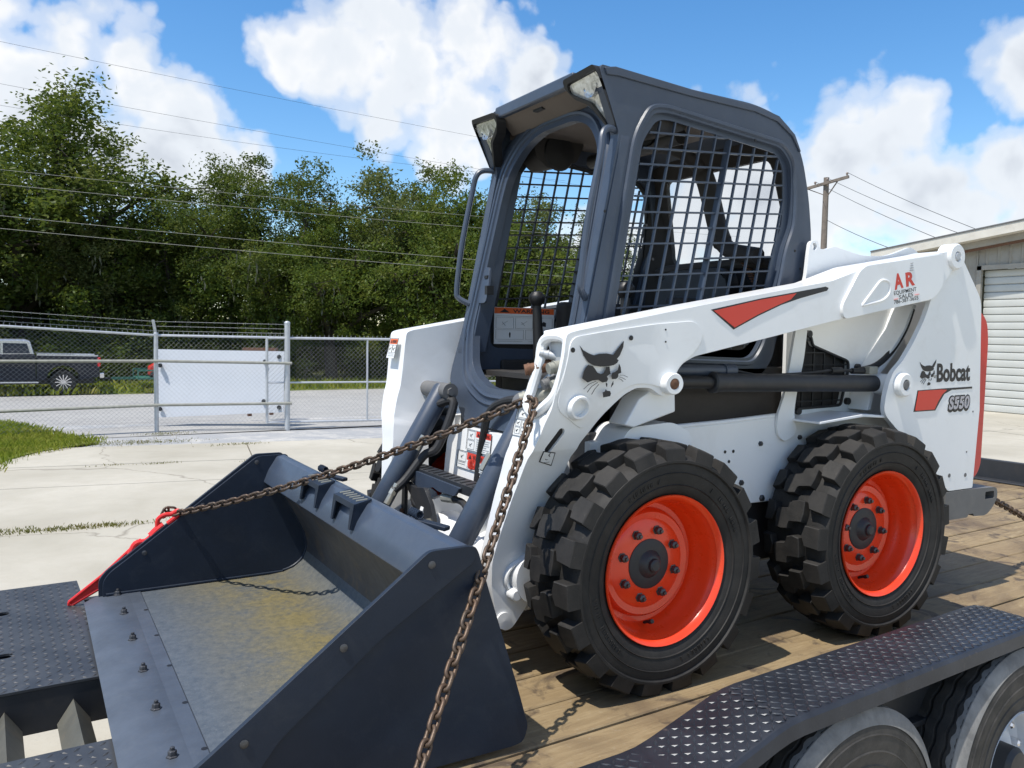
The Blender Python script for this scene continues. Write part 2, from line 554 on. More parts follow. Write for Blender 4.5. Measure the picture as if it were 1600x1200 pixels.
LEAF_OAK = m_leaf('oak_leaves', (0.034, 0.064, 0.013), (0.080, 0.118, 0.026), (0.155, 0.165, 0.042), 0.42)
LEAF_LIGHT = m_leaf('light_leaves', (0.044, 0.082, 0.016), (0.098, 0.142, 0.026), (0.18, 0.185, 0.04), 0.42)
LEAF_GREY = m_leaf('grey_green_leaves', (0.050, 0.076, 0.024), (0.112, 0.138, 0.048), (0.18, 0.182, 0.078), 0.42)
LEAF_DARK = m_leaf('undergrowth_leaves', (0.018, 0.030, 0.008), (0.042, 0.064, 0.015), (0.09, 0.115, 0.025), 0.3)
MOSSM = m_leaf('spanish_moss', (0.07, 0.075, 0.05), (0.12, 0.125, 0.09), (0.18, 0.18, 0.13), 0.3)
GRASSM = m_leaf('grass_blades', (0.15, 0.215, 0.022), (0.29, 0.335, 0.042), (0.48, 0.42, 0.12), 0.5, 0.9)
WEEDM = m_leaf('dry_weeds', (0.09, 0.10, 0.02), (0.17, 0.165, 0.035), (0.26, 0.18, 0.07), 0.35, 2.0)


# ------------------------------------------------------------------ mesh building
class MB:
    """collects shapes; build() links them as one mesh object"""
    def __init__(self):
        self.v = []; self.f = []

    def add(self, verts, faces):
        o = len(self.v)
        self.v += [tuple(float(c) for c in p) for p in verts]
        self.f += [tuple(i + o for i in f) for f in faces]
        return self

    def box(self, c, s, rot=None):
        hx, hy, hz = s[0] / 2, s[1] / 2, s[2] / 2
        p = [Vector((x, y, z)) for x in (-hx, hx) for y in (-hy, hy) for z in (-hz, hz)]
        if rot is not None:
            p = [rot @ q for q in p]
        p = [q + Vector(c) for q in p]
        return self.add(p, [(0, 1, 3, 2), (4, 6, 7, 5), (0, 4, 5, 1), (2, 3, 7, 6), (0, 2, 6, 4), (1, 5, 7, 3)])

    def bar(self, a, b, w, h, up=(0, 0, 1)):
        a = Vector(a); b = Vector(b); d = (b - a)
        L = d.length
        x = d.normalized(); u = Vector(up)
        y = u.cross(x)
        if y.length < 1e-5:
            y = Vector((1, 0, 0)).cross(x)
        y.normalize(); z = x.cross(y)
        R = Matrix((x, y, z)).transposed()
        return self.box((a + b) / 2, (L, w, h), R)

    def tube(self, pts, r, n=8, closed=False, caps=True):
        pts = [Vector(p) for p in pts]
        N = len(pts)
        rs = r if isinstance(r, (list, tuple)) else [r] * N
        rings = []
        prev = None
        for i, p in enumerate(pts):
            if closed:
                d = pts[(i + 1) % N] - pts[i - 1]
            else:
                d = pts[min(i + 1, N - 1)] - pts[max(i - 1, 0)]
            d.normalize()
            if prev is None:
                u = Vector((0, 0, 1)) if abs(d.z) < 0.9 else Vector((1, 0, 0))
                x = (u - d * u.dot(d)).normalized()
            else:
                x = (prev - d * prev.dot(d))
                x = x.normalized() if x.length > 1e-6 else d.orthogonal().normalized()
            prev = x
            y = d.cross(x)
            rings.append([p + (x * math.cos(2 * math.pi * k / n) + y * math.sin(2 * math.pi * k / n)) * rs[i] for k in range(n)])
        vs = [q for r_ in rings for q in r_]
        fs = []
        M = N if closed else N - 1
        for i in range(M):
            j = (i + 1) % N
            for k in range(n):
                k2 = (k + 1) % n
                fs.append((i * n + k, i * n + k2, j * n + k2, j * n + k))
        if caps and not closed:
            fs.append(tuple(range(n - 1, -1, -1)))
            fs.append(tuple((N - 1) * n + k for k in range(n)))
        return self.add(vs, fs)

    def cyl(self, a, b, r, n=20, r2=None):
        return self.tube([a, b], [r, r if r2 is None else r2], n)

    def lathe(self, prof, n=48, axis='y', c=(0, 0, 0), cap0=False, cap1=False):
        """prof: (radius, along) pairs"""
        vs, fs = [], []
        for r, a in prof:
            for k in range(n):
                t = 2 * math.pi * k / n
                q = {'y': (r * math.cos(t), a, r * math.sin(t)), 'x': (a, r * math.cos(t), r * math.sin(t)),
                     'z': (r * math.cos(t), r * math.sin(t), a)}[axis]
                vs.append((q[0] + c[0], q[1] + c[1], q[2] + c[2]))
        for i in range(len(prof) - 1):
            for k in range(n):
                k2 = (k + 1) % n
                fs.append((i * n + k, i * n + k2, (i + 1) * n + k2, (i + 1) * n + k))
        if cap0:
            fs.append(tuple(range(n)))
        if cap1:
            fs.append(tuple((len(prof) - 1) * n + k for k in range(n)))
        return self.add(vs, fs)

    def plate(self, outer, a0, a1, holes=(), place=None):
        """outer/holes: 2D loops (u,v), extruded from a0 to a1; place(u,v,a) -> xyz (default x,z in plane y=a)"""
        if place is None:
            place = lambda u, v, a: (u, a, v)
        bm = bmesh.new()
        loops = [list(outer)] + [list(h) for h in holes]
        edges = []
        for lp in loops:
            vv = [bm.verts.new((p[0], p[1], 0)) for p in lp]
            for i in range(len(vv)):
                edges.append(bm.edges.new((vv[i], vv[(i + 1) % len(vv)])))
        if len(loops) == 1:
            bm.faces.new([e.verts[0] for e in edges]) if False else bmesh.ops.triangle_fill(bm, use_beauty=True, edges=edges)
        else:
            bmesh.ops.triangle_fill(bm, use_beauty=True, edges=edges)
        bm.verts.index_update(); bm.faces.ensure_lookup_table()
        base = [tuple(v.co) for v in bm.verts]
        tris = []
        for f in bm.faces:
            ids = [v.index for v in f.verts]
            if f.normal.z < 0:
                ids.reverse()
            tris.append(tuple(ids))
        bm.free()
        n = len(base)
        vs = [place(p[0], p[1], a0) for p in base] + [place(p[0], p[1], a1) for p in base]
        fs = [tuple(reversed(t_)) for t_ in tris] + [tuple(i + n for i in t_) for t_ in tris]
        k = 0
        for lp in loops:
            L = len(lp)
            for i in range(L):
                j = (i + 1) % L
                fs.append((k + i, k + j, n + k + j, n + k + i))
            k += L
        return self.add(vs, fs)

    def mesh(self, name, smooth=35.0):
        me = bpy.data.meshes.new(name)
        me.from_pydata(self.v, [], self.f)
        bm = bmesh.new(); bm.from_mesh(me)
        bmesh.ops.recalc_face_normals(bm, faces=bm.faces[:])
        bm.to_mesh(me); bm.free()
        if smooth:
            for p in me.polygons:
                p.use_smooth = True
            me.set_sharp_from_angle(angle=math.radians(smooth))
        me.update()
        return me

    def build(self, name, mat, parent=None, bevel=0.0, smooth=35.0, seg=2):
        return link(name, self.mesh(name, smooth), mat, parent, bevel, seg)


ORIGIN = {}      # world origin of every Empty that parents meshes made in world coordinates


def link(name, me, mat, parent=None, bevel=0.0, seg=2):
    if mat is not None and not me.materials:
        me.materials.append(mat)
    o = bpy.data.objects.new(name, me)
    COL.objects.link(o)
    if parent is not None:
        o.parent = parent
        if parent.name in ORIGIN:
            o.location = -ORIGIN[parent.name]
    if bevel > 0:
        b = o.modifiers.new('bevel', 'BEVEL')
        b.width = bevel; b.segments = seg; b.limit_method = 'ANGLE'; b.angle_limit = math.radians(40)
        b.use_clamp_overlap = True; b.harden_normals = True
    return o


def tag(o, label=None, cat=None, group=None, kind=None):
    if label: o['label'] = label
    if cat: o['category'] = cat
    if group: o['group'] = group
    if kind: o['kind'] = kind
    return o


def thing(name, loc, label, cat, group=None, rotz=0.0):
    o = bpy.data.objects.new(name, None)
    COL.objects.link(o)
    o.location = loc; o.rotation_euler = (0, 0, rotz)
    o.empty_display_size = 0.1
    if rotz == 0.0:
        ORIGIN[o.name] = Vector(loc)
    return tag(o, label, cat, group)


def part_empty(name, parent, loc=(0, 0, 0)):
    """an Empty part; loc in world coordinates"""
    o = bpy.data.objects.new(name, None)
    COL.objects.link(o)
    o.parent = parent
    base = ORIGIN.get(parent.name, Vector((0, 0, 0)))
    o.location = Vector(loc) - base
    o.empty_display_size = 0.05
    ORIGIN[o.name] = Vector(loc)
    return o


def arc(cx, cy, r, a0, a1, n=10):
    return [(cx + r * math.cos(math.radians(a0 + (a1 - a0) * i / n)), cy + r * math.sin(math.radians(a0 + (a1 - a0) * i / n))) for i in range(n + 1)]


def circle(cx, cy, r, n=20):
    return [(cx + r * math.cos(2 * math.pi * i / n), cy + r * math.sin(2 * math.pi * i / n)) for i in range(n)]


def fillet(pts, r, n=4):
    """round every corner of a closed 2D loop"""
    out = []
    N = len(pts)
    rr = r if isinstance(r, (list, tuple)) else [r] * N
    for i in range(N):
        p = Vector(pts[i]); a = Vector(pts[i - 1]); b = Vector(pts[(i + 1) % N])
        da = (a - p); db = (b - p)
        k = min(rr[i], da.length * 0.45, db.length * 0.45)
        if k < 1e-4:
            out.append(tuple(p)); continue
        s = p + da.normalized() * k; e = p + db.normalized() * k
        for j in range(n + 1):
            t = j / n
            out.append(tuple((1 - t) ** 2 * s + 2 * t * (1 - t) * p + t * t * e))
    return out


def smooth_path(pts, sub=6):
    """Catmull-Rom through 3D points"""
    P = [Vector(p) for p in pts]
    out = []
    for i in range(len(P) - 1):
        p0 = P[max(i - 1, 0)]; p1 = P[i]; p2 = P[i + 1]; p3 = P[min(i + 2, len(P) - 1)]
        for j in range(sub):
            t = j / sub
            out.append(0.5 * ((2 * p1) + (p2 - p0) * t + (2 * p0 - 5 * p1 + 4 * p2 - p3) * t * t + (3 * p1 - p0 - 3 * p2 + p3) * t ** 3))
    out.append(P[-1])
    return out


def text_mesh(body, name, size, sx=1.0, bold=0.0, shear=0.0, align='LEFT', place=None):
    cu = bpy.data.curves.new(name, 'FONT')
    cu.body = body; cu.size = size; cu.offset = bold; cu.shear = shear; cu.align_x = align
    cu.resolution_u = 3
    ob = bpy.data.objects.new(name, cu)
    COL.objects.link(ob)
    dg = bpy.context.evaluated_depsgraph_get()
    me = bpy.data.meshes.new_from_object(ob.evaluated_get(dg))
    bpy.data.objects.remove(ob)
    bpy.data.curves.remove(cu)
    for v in me.vertices:
        v.co = Vector(place(v.co.x * sx, v.co.y))
    me.update()
    me.name = name
    return me

# =================================================================== THE SETTING
GZ = -0.76


def gz(y):
    """the yard is level; the road falls away beyond the gate"""
    if y <= 14.0: return GZ
    if y >= 29.0: return GZ - 0.58
    return GZ - 0.58 * (y - 14.0) / 15.0


def sheet(name, poly_xy, dz, mat, step=None, kind='structure'):
    vs = [(x, y, gz(y) + dz) for x, y in poly_xy]
    m = MB(); m.add(vs, [tuple(range(len(vs)))])
    return tag(m.build(name, mat, None, smooth=0), kind=kind)


# ground to the horizon
mb = MB()
ys = [-400, -60, -10, 5, 14, 18, 22, 26, 29, 40, 70, 150, 700]
xs = [-600, -100, -30, -10, 0, 10, 30, 100, 700]
mb.add([(x, y, gz(y) - 0.06) for y in ys for x in xs],
       [(j * len(xs) + i, j * len(xs) + i + 1, (j + 1) * len(xs) + i + 1, (j + 1) * len(xs) + i)
        for j in range(len(ys) - 1) for i in range(len(xs) - 1)])
tag(mb.build('ground', GROUNDM), kind='structure')

# road beyond the fence
mb = MB()
ys = [13.0, 14.0, 17, 20, 23, 26, 29, 31.3]
for a, b in zip(ys[:-1], ys[1:]):
    mb.add([(-120, a, gz(a) - 0.035), (140, a, gz(a) - 0.035), (140, b, gz(b) - 0.035), (-120, b, gz(b) - 0.035)], [(0, 1, 2, 3)])
tag(mb.build('road', ROADM), kind='structure')

# broken asphalt between the concrete and the gate
edge = [(-30, 16.2), (-6, 13.6), (-2.2, 12.0), (-1.1, 11.75), (0.1, 11.4), (1.5, 11.1), (3.1, 10.8), (7, 10.2), (20, 9.5), (20, 14.6), (7, 14.9), (2.5, 15.6), (0.2, 15.3), (-3, 16.4), (-30, 18.5)]
sheet('apron', edge, -0.031, APRONM)

# concrete yard, slab by slab
pad = bpy.data.objects.new('concrete_yard', None)
COL.objects.link(pad); tag(pad, kind='structure')
pad_rot = math.radians(-9.5)


def pad_xy(u, v):
    c, s = math.cos(pad_rot), math.sin(pad_rot)
    return (c * u - s * v, s * u + c * v)


us = [-33, -24, -15.5, -10.6, -5.8, -0.95, 3.9, 8.75, 13.6, 18.45, 23.3, 28, 34]
vs_ = [-24, -16, -11, -6.2, -2.4, 1.6, 5.55, 7.75, 9.35, 11.25]
vs_far = vs_ + [14.2, 17.2, 20.5]
for i in range(len(us) - 1):
    vl = vs_far if us[i] >= 8 else vs_
    for j in range(len(vl) - 1):
        g = 0.009
        u0, u1, v0, v1 = us[i] + g, us[i + 1] - g, vl[j] + g, vl[j + 1] - g
        if not -24 <= u0 <= 30: continue
        m = MB()
        tilt = random.uniform(-0.004, 0.004)
        top = [(*pad_xy(u, v), GZ + tilt) for u, v in ((u0, v0), (u1, v0), (u1, v1), (u0, v1))]
        bot = [(x, y, GZ - 0.03) for x, y, z in top]
        m.add(top + bot, [(0, 1, 2, 3), (0, 4, 5, 1), (1, 5, 6, 2), (2, 6, 7, 3), (3, 7, 4, 0)])
        m.build('slab', CONC, pad, smooth=0)
m = MB()
m.add([(*pad_xy(u, v), GZ - 0.026) for u, v in ((-33, -24), (34, -24), (34, 20.6), (8.7, 20.6), (8.7, 11.3), (-33, 11.3))], [tuple(range(6))])
m.build('joint_filler', paint('joint_dirt', (0.10, 0.085, 0.06), 0.95, var=0.3), pad, smooth=0)


# ------------------------------------------------------------------ leaves and trees
def quads_mesh(name, c, d1, d2, mat):
    """one four-cornered leaf per centre: c centre, d1/d2 half axes (n,3)"""
    n = len(c)
    v = np.empty((n, 4, 3), np.float32)
    v[:, 0] = c - d1; v[:, 1] = c + d2 * 0.9 - d1 * 0.1; v[:, 2] = c + d1; v[:, 3] = c - d2 * 0.9 + d1 * 0.1
    me = bpy.data.meshes.new(name)
    me.vertices.add(n * 4); me.loops.add(n * 4); me.polygons.add(n)
    me.vertices.foreach_set('co', v.reshape(-1))
    me.loops.foreach_set('vertex_index', np.arange(n * 4, dtype=np.int32))
    me.polygons.foreach_set('loop_start', np.arange(0, n * 4, 4, dtype=np.int32))
    me.update(calc_edges=True)
    me.materials.append(mat)
    return me


def rand_dirs(n):
    d = rng.normal(size=(n, 3)); return d / np.linalg.norm(d, axis=1, keepdims=True)


def leaf_axes(n, smin, smax, flat=0.0):
    a = rand_dirs(n)
    a[:, 2] *= (1 - flat); a /= np.linalg.norm(a, axis=1, keepdims=True)
    b = np.cross(a, rand_dirs(n)); b /= np.linalg.norm(b, axis=1, keepdims=True) + 1e-9
    s = rng.uniform(smin, smax, (n, 1))
    return a * s, b * s * 0.55


def tree_master(H, R, nclump, per, seed, low=0.16, leaf=(0.052, 0.105), clump_r=0.70):
    """returns (trunk MB, leaf arrays, tips)"""
    r = random.Random(seed)
    trunk = MB()
    centres = []
    th = H * r.uniform(0.16, 0.24)
    base = Vector((0, 0, 0)); lean = Vector((r.uniform(-.5, .5), r.uniform(-.5, .5), th))
    trunk.tube(smooth_path([base - Vector((0, 0, .3)), lean * 0.45 + Vector((r.uniform(-.15, .15), 0, 0)), lean], 4), [0.40 - 0.012 * i for i in range(9)], 9)
    limbs = r.randint(6, 8)
    for k in range(limbs):
        az = 2 * math.pi * (k + r.uniform(-.3, .3)) / limbs
        el = r.uniform(0.25, 1.25)
        ext = Vector((math.cos(az) * math.cos(el) * R, math.sin(az) * math.cos(el) * R, th + math.sin(el) * (H - th) * 0.76))
        mid = lean.lerp(ext, 0.5) + Vector((r.uniform(-.6, .6), r.uniform(-.6, .6), r.uniform(-.2, .9)))
        path = smooth_path([lean, mid, ext], 6)
        trunk.tube(path, [0.24 * (1 - 0.85 * i / (len(path) - 1)) for i in range(len(path))], 6)
        for s in range(9):
            t = r.uniform(0.30, 1.0)
            p = path[min(int(t * (len(path) - 1)), len(path) - 1)]
            d = Vector((r.gauss(0, 1), r.gauss(0, 1), r.gauss(0.15, 0.7))).normalized()
            q = p + d * r.uniform(0.8, 2.3) * (R / 5.5)
            pm = p.lerp(q, 0.5) + Vector((r.uniform(-.2, .2), r.uniform(-.2, .2), r.uniform(0, .3)))
            trunk.tube([p, pm, q], [0.07, 0.05, 0.02], 5)
            centres.append(q); centres.append(pm.lerp(q, .4))
            for w in range(2):
                q2 = q + Vector((r.gauss(0, .7), r.gauss(0, .7), r.gauss(.1, .5)))
                trunk.tube([q, q2], [0.022, 0.008], 4)
                centres.append(q2)
    # fill in the envelope
    lobes = [(Vector((math.cos(a_) * R * .52, math.sin(a_) * R * .52, H * r.uniform(.50, .76))), R * r.uniform(.42, .56)) for a_ in [2 * math.pi * (q_ + r.uniform(-.3, .3)) / 7 for q_ in range(7)]]
    lobes += [(Vector((math.cos(a_) * R * .36, math.sin(a_) * R * .36, H * r.uniform(.74, .82))), R * r.uniform(.34, .42)) for a_ in (0.8, 2.9, 5.0)]
    lobes += [(Vector((r.uniform(-.2, .2) * R, r.uniform(-.2, .2) * R, H * .80)), R * .48), (Vector((0, 0, H * .5)), R * .55)]
    lobes += [(Vector((math.cos(a_) * R * .7, math.sin(a_) * R * .7, H * r.uniform(.14, .26))), R * r.uniform(.28, .36)) for a_ in (0.3, 1.6, 2.7, 3.9, 5.2)]
    while len(centres) < nclump:
        c0, rl = r.choice(lobes)
        d = Vector((r.gauss(0, 1), r.gauss(0, 1), r.gauss(0, 1))).normalized() * rl * r.uniform(.55, 1.0)
        d.z *= .78
        q = c0 + d
        if q.z > .6: centres.append(q)
    cs, a1, a2 = [], [], []
    for c in centres:
        n = int(per * r.uniform(0.5, 1.4))
        rr = clump_r * r.uniform(0.6, 1.35)
        p = rng.normal(size=(n, 3)) * np.array([rr, rr, rr * 0.6]) * 0.62
        # little twigs: pull leaves towards a few sprays
        sp = rand_dirs(7) * rr * 1.15
        pick = rng.integers(0, 7, n); t = rng.random((n, 1)) ** 0.7
        p = np.where(rng.random((n, 1)) < 0.6, sp[pick] * t + rng.normal(size=(n, 3)) * 0.10, p)
        pn = np.linalg.norm(p, axis=1, keepdims=True); p *= np.minimum(1.0, rr * 1.25 / np.maximum(pn, 1e-6))
        cs.append(p + np.array(c))
        x, y = leaf_axes(n, leaf[0], leaf[1], 0.25)
        a1.append(x); a2.append(y)
    return trunk, np.concatenate(cs), np.concatenate(a1), np.concatenate(a2), centres


def moss_mesh(name, centres, n, H):
    c, a, b = [], [], []
    pick = [p for p in centres if p.z < H * 0.62]
    for _ in range(n):
        p = random.choice(pick)
        x, y, z = p.x + random.gauss(0, .5), p.y + random.gauss(0, .5), p.z - random.uniform(0, .5)
        L = random.uniform(0.25, 0.8)
        for k in range(5):
            c.append((x + random.gauss(0, .04), y + random.gauss(0, .04), z - L * (k + .5) / 5 * 1.4))
            a.append((random.gauss(0, .02), random.gauss(0, .02), L / 4)); b.append((random.uniform(-.05, .05), random.uniform(-.05, .05), 0))
    return quads_mesh(name, np.array(c), np.array(a), np.array(b), MOSSM)


MASTERS = []
for i, (mat, H, R, seed, nc) in enumerate(((LEAF_OAK, 12.0, 5.6, 11, 390), (LEAF_LIGHT, 11.0, 4.8, 23, 360), (LEAF_GREY, 12.0, 4.6, 37, 330))):
    tr, c, a, b, cen = tree_master(H, R, nc, 230, seed)
    crown = quads_mesh('crown', c, a, b, mat)
    tm = tr.mesh('trunk', 60); tm.materials.append(BARK)
    MASTERS.append((crown, tm, moss_mesh('moss', cen, 160, H)))


def plant_tree(k, px, top_px, D, label, rot=0.0, wide=1.0, group='trees along the far side of the road'):
    H0 = (12.0, 11.0, 12.0)[k]
    P = at_depth(px, 560, D)
    g = gz(P[1])
    top = at_depth(px, top_px, D)[2]
    s = (top - g) / (H0 * 1.04)
    o = bpy.data.objects.new('oak_tree', None); COL.objects.link(o)
    o.location = (P[0], P[1], g); o.rotation_euler = (0, 0, rot); o.scale = (s * wide, s * wide, s)
    tag(o, label, 'tree', group)
    cr, tm, mo = MASTERS[k]
    for nm, me in (('crown', cr), ('trunk', tm), ('hanging_moss', mo)):
        c = bpy.data.objects.new(nm, me); COL.objects.link(c); c.parent = o
        if nm == 'hanging_moss': c['kind'] = 'stuff'
    return o


plant_tree(0, 40, 112, 43, 'tallest broad oak at far left behind the pickup truck cab', 0.4, 1.32)
plant_tree(2, -230, 150, 45, 'oak standing beyond the left end of the fence, left of the tallest oak', 1.9, 1.2)
plant_tree(0, 300, 275, 45, 'low rounded oak between the tallest oak and the forked oak behind the white panel', 2.6, 1.0)
plant_tree(0, 430, 218, 43, 'dark green oak rising behind the tall galvanised gate post', 4.1, 0.95)
plant_tree(1, 520, 300, 41, 'lighter bushy tree behind the sliding gate with yellowish leaves low down', 0.9, 1.0)
plant_tree(2, 635, 200, 46, 'tall grey-green tree left of the loader cab', 3.2, 1.1)
plant_tree(1, 715, 222, 42, 'bright green tree seen just beside the far front post of the cab', 5.0, 0.9)
plant_tree(2, 800, 262, 45, 'grey-green tree seen through the far side screen of the cab', 0.2, 1.0)
plant_tree(0, 905, 330, 47, 'shorter oak seen through the cab doorway, right of the grey-green tree', 1.2, 1.0)
plant_tree(1, 1010, 402, 60, 'small distant tree seen low through the side screens of the cab', 2.0, 1.2)
plant_tree(2, 165, 262, 44, 'grey-green oak with hanging moss behind the pickup truck bed', 2.2, 1.15)


def leaf_mass(name, spots, leaf, mat, kind='stuff'):
    cs, a1, a2 = [], [], []
    for (x, y, z, r, rz, n) in spots:
        p = rng.normal(size=(n, 3)); p /= np.linalg.norm(p, axis=1, keepdims=True)
        p *= rng.random((n, 1)) ** 0.45 * np.array([r, r * 0.8, rz])
        p += rng.normal(size=(n, 3)) * 0.12
        cs.append(p + np.array([x, y, z]))
        u, v = leaf_axes(n, *leaf, 0.2); a1.append(u); a2.append(v)
    me = quads_mesh(name, np.concatenate(cs), np.concatenate(a1), np.concatenate(a2), mat)
    return tag(link(name, me, None), kind=kind)


spots = []
for k in range(120):
    x = random.uniform(-32, 42); y = random.uniform(38.5, 43) + max(0, x - 10) * 0.15
    h = random.uniform(1.0, 2.6)
    spots.append((x, y, gz(y) + h * 0.6, random.uniform(0.9, 1.9), h, 560))
leaf_mass('undergrowth', spots, (0.06, 0.12), LEAF_DARK)
spots = []
for k in range(46):
    x = random.uniform(-28, 30); y = random.uniform(37.2, 39)
    h = random.uniform(0.5, 1.5)
    spots.append((x, y, gz(y) + h * 0.7, random.uniform(0.6, 1.3), h, 300))
for px, py, D, r in ((600, 400, 40, 1.0), (690, 395, 39, 1.2), (655, 350, 42, .9), (480, 410, 40, 1.2), (560, 440, 39, 1.1), (700, 470, 38.5, 1.3), (640, 480, 38.5, 1.2), (740, 420, 39, 1.3), (820, 430, 39, 1.4), (870, 400, 41, 1.3), (60, 430, 40, 1.3), (120, 470, 39, 1.0), (330, 450, 40, 1.2), (200, 430, 41, 1.1), (900, 430, 40, 1.4)):
    P = at_depth(px, py, D)
    spots.append((P[0], P[1], P[2], r, r * .8, 420))
leaf_mass('brambles', spots, (0.07, 0.14), LEAF_LIGHT)
spots = []
for k in range(330):
    x = random.uniform(-60, 75); y = random.uniform(47, 58) + max(0, x) * 0.1
    h = random.uniform(1.6, 4.2) * (0.55 if x > 22 else 1.0)
    spots.append((x, y, gz(y) + random.uniform(0.4, 1.0) * h, random.uniform(2.0, 3.6), h, 420))
leaf_mass('woods', spots, (0.16, 0.34), LEAF_DARK)


# ------------------------------------------------------------------ grass
def blades(name, pts, hmin, hmax, mat, w=0.006):
    n = len(pts)
    base = np.array(pts)
    ang = rng.uniform(0, 2 * np.pi, n); h = rng.uniform(hmin, hmax, n)
    lean = rng.uniform(0.1, 0.9, n) * h
    la = rng.uniform(0, 2 * np.pi, n)
    wx, wy = np.cos(ang) * w, np.sin(ang) * w
    v = np.empty((n, 4, 3), np.float32)
    v[:, 0] = base + np.stack([-wx, -wy, np.zeros(n)], 1)
    v[:, 1] = base + np.stack([wx, wy, np.zeros(n)], 1)
    mid = base + np.stack([np.cos(la) * lean * .35, np.sin(la) * lean * .35, h * .65], 1)
    v[:, 2] = mid + np.stack([wx, wy, np.zeros(n)], 1) * .8
    v[:, 3] = base + np.stack([np.cos(la) * lean, np.sin(la) * lean, h], 1)
    me = bpy.data.meshes.new(name)
    me.vertices.add(n * 4); me.loops.add(n * 4); me.polygons.add(n)
    me.vertices.foreach_set('co', v.reshape(-1))
    me.loops.foreach_set('vertex_index', np.arange(n * 4, dtype=np.int32))
    me.polygons.foreach_set('loop_start', np.arange(0, n * 4, 4, dtype=np.int32))
    me.update(calc_edges=True); me.materials.append(mat)
    return tag(link(name, me, None), kind='stuff')


def inside(x, y, poly):
    c = False
    for i in range(len(poly)):
        x1, y1 = poly[i]; x2, y2 = poly[i - 1]
        if (y1 > y) != (y2 > y) and x < (x2 - x1) * (y - y1) / (y2 - y1) + x1:
            c = not c
    return c


patch = [(-9, 7.0), (-4.0, 8.3), (-2.75, 9.0), (-2.45, 10.6), (-2.05, 11.3), (-1.6, 11.75), (-1.2, 12.1), (-1.35, 12.6), (-1.75, 13.3), (-2.3, 15.6), (-2.9, 17.6), (-9, 18.2)]
sheet('grass_plot', patch, 0.012, GROUNDM)
pts = []
while len(pts) < 60000:
    x = random.uniform(-6.5, -0.5); y = random.uniform(8, 18.3)
    if inside(x + random.gauss(0, .12), y + random.gauss(0, .12), patch):
        pts.append((x, y, gz(y)))
blades('grass', pts, 0.03, 0.11, GRASSM, 0.006)
pts = []
for k in range(16000):
    y = 31.2 + abs(random.gauss(0, 1)) * 2.2
    pts.append((random.uniform(-24, 32), y, gz(y)))
blades('verge_grass', pts, 0.12, 0.34, GRASSM, 0.03)
pts = []
for cx, cy, rx, ry, n in ((-2.0, 5.85, .30, .05, 520), (-1.55, 5.78, .22, .04, 260), (-2.5, 5.95, .22, .05, 200), (0.75, 11.0, .25, .06, 160), (-0.9, 11.9, .5, .15, 800), (-0.35, 11.75, .35, .12, 300),
                          (-0.1, 12.9, .25, .12, 300), (-0.62, 9.45, .14, .02, 60), (-1.2, 9.55, .14, .02, 50), (0.5, 9.2, .1, .02, 30)):
    for _ in range(n):
        pts.append((cx + random.gauss(0, rx), cy + random.gauss(0, ry) - (0) , GZ))
blades('weeds', pts, 0.005, 0.035, WEEDM, 0.004)

# ------------------------------------------------------------------ fence and gate
P1 = np.array([-0.158, 13.534]); P2 = np.array([2.088, 13.043])
L0 = at_depth(0, 508, 13.6)[:2]
L1 = P1 + (L0 - P1) * 2.6


def seg_point(A, B, t, z):
    p = A + (B - A) * t
    return (p[0], p[1], z)


def chainlink(m, A, B, zA, zB, hA, hB, pitch=0.085, r=0.0015):
    """woven diamonds between two posts: A,B plan points, z bottom, h top at either end"""
    L = float(np.linalg.norm(B - A))
    H = max(hA - zA, hB - zB)

    def pt(s, h):
        t = s / L
        lo = zA + (zB - zA) * t; hi = hA + (hB - hA) * t
        p = A + (B - A) * t
        return (p[0], p[1], lo + (hi - lo) * h / H)
    n = int((L + H) / pitch) + 1
    for k in range(-int(H / pitch) - 1, int(L / pitch) + 1):
        for sgn in (1, -1):
            s0 = k * pitch if sgn > 0 else k * pitch + H
            pts_ = []
            # clip the diagonal to 0..L
            h0, h1 = 0.0, H
            if sgn > 0:
                if s0 < 0: h0 = -s0
                if s0 + H > L: h1 = L - s0
                if h1 - h0 < 0.02: continue
                a, b = pt(s0 + h0, h0), pt(s0 + h1, h1)
            else:
                if s0 > L: h0 = s0 - L
                if s0 - H < 0: h1 = s0
                if h1 - h0 < 0.02: continue
                a, b = pt(s0 - h0, h0), pt(s0 - h1, h1)
            m.tube([a, b], r, 3, caps=False)


def spikes(m, A, B, zA, zB, pitch=0.085):
    L = float(np.linalg.norm(B - A)); n = int(L / pitch)
    for k in range(n):
        t = (k + .5) / n
        p = seg_point(A, B, t, zA + (zB - zA) * t)
        m.box((p[0], p[1], p[2] + 0.03), (0.010, 0.010, 0.06))


fence = thing('chain_link_fence', (P1[0], P1[1], GZ), 'galvanised chain-link fence with three barbed wires on the left', 'fence')
zt0, zt1, zt2 = 1.09, 0.965, 0.95


def pole(name, P, z1, r, parent, z0=None, cap=True):
    m = MB()
    z0 = gz(P[1]) - .05 if z0 is None else z0
    m.lathe([(r, z0), (r, z1), (r * 1.1, z1), (r * 1.1, z1 + 0.015), (r * .8, z1 + .04), (0.002, z1 + .05)], 14, 'z', (P[0], P[1], 0))
    return m.build(name, GALV, parent)


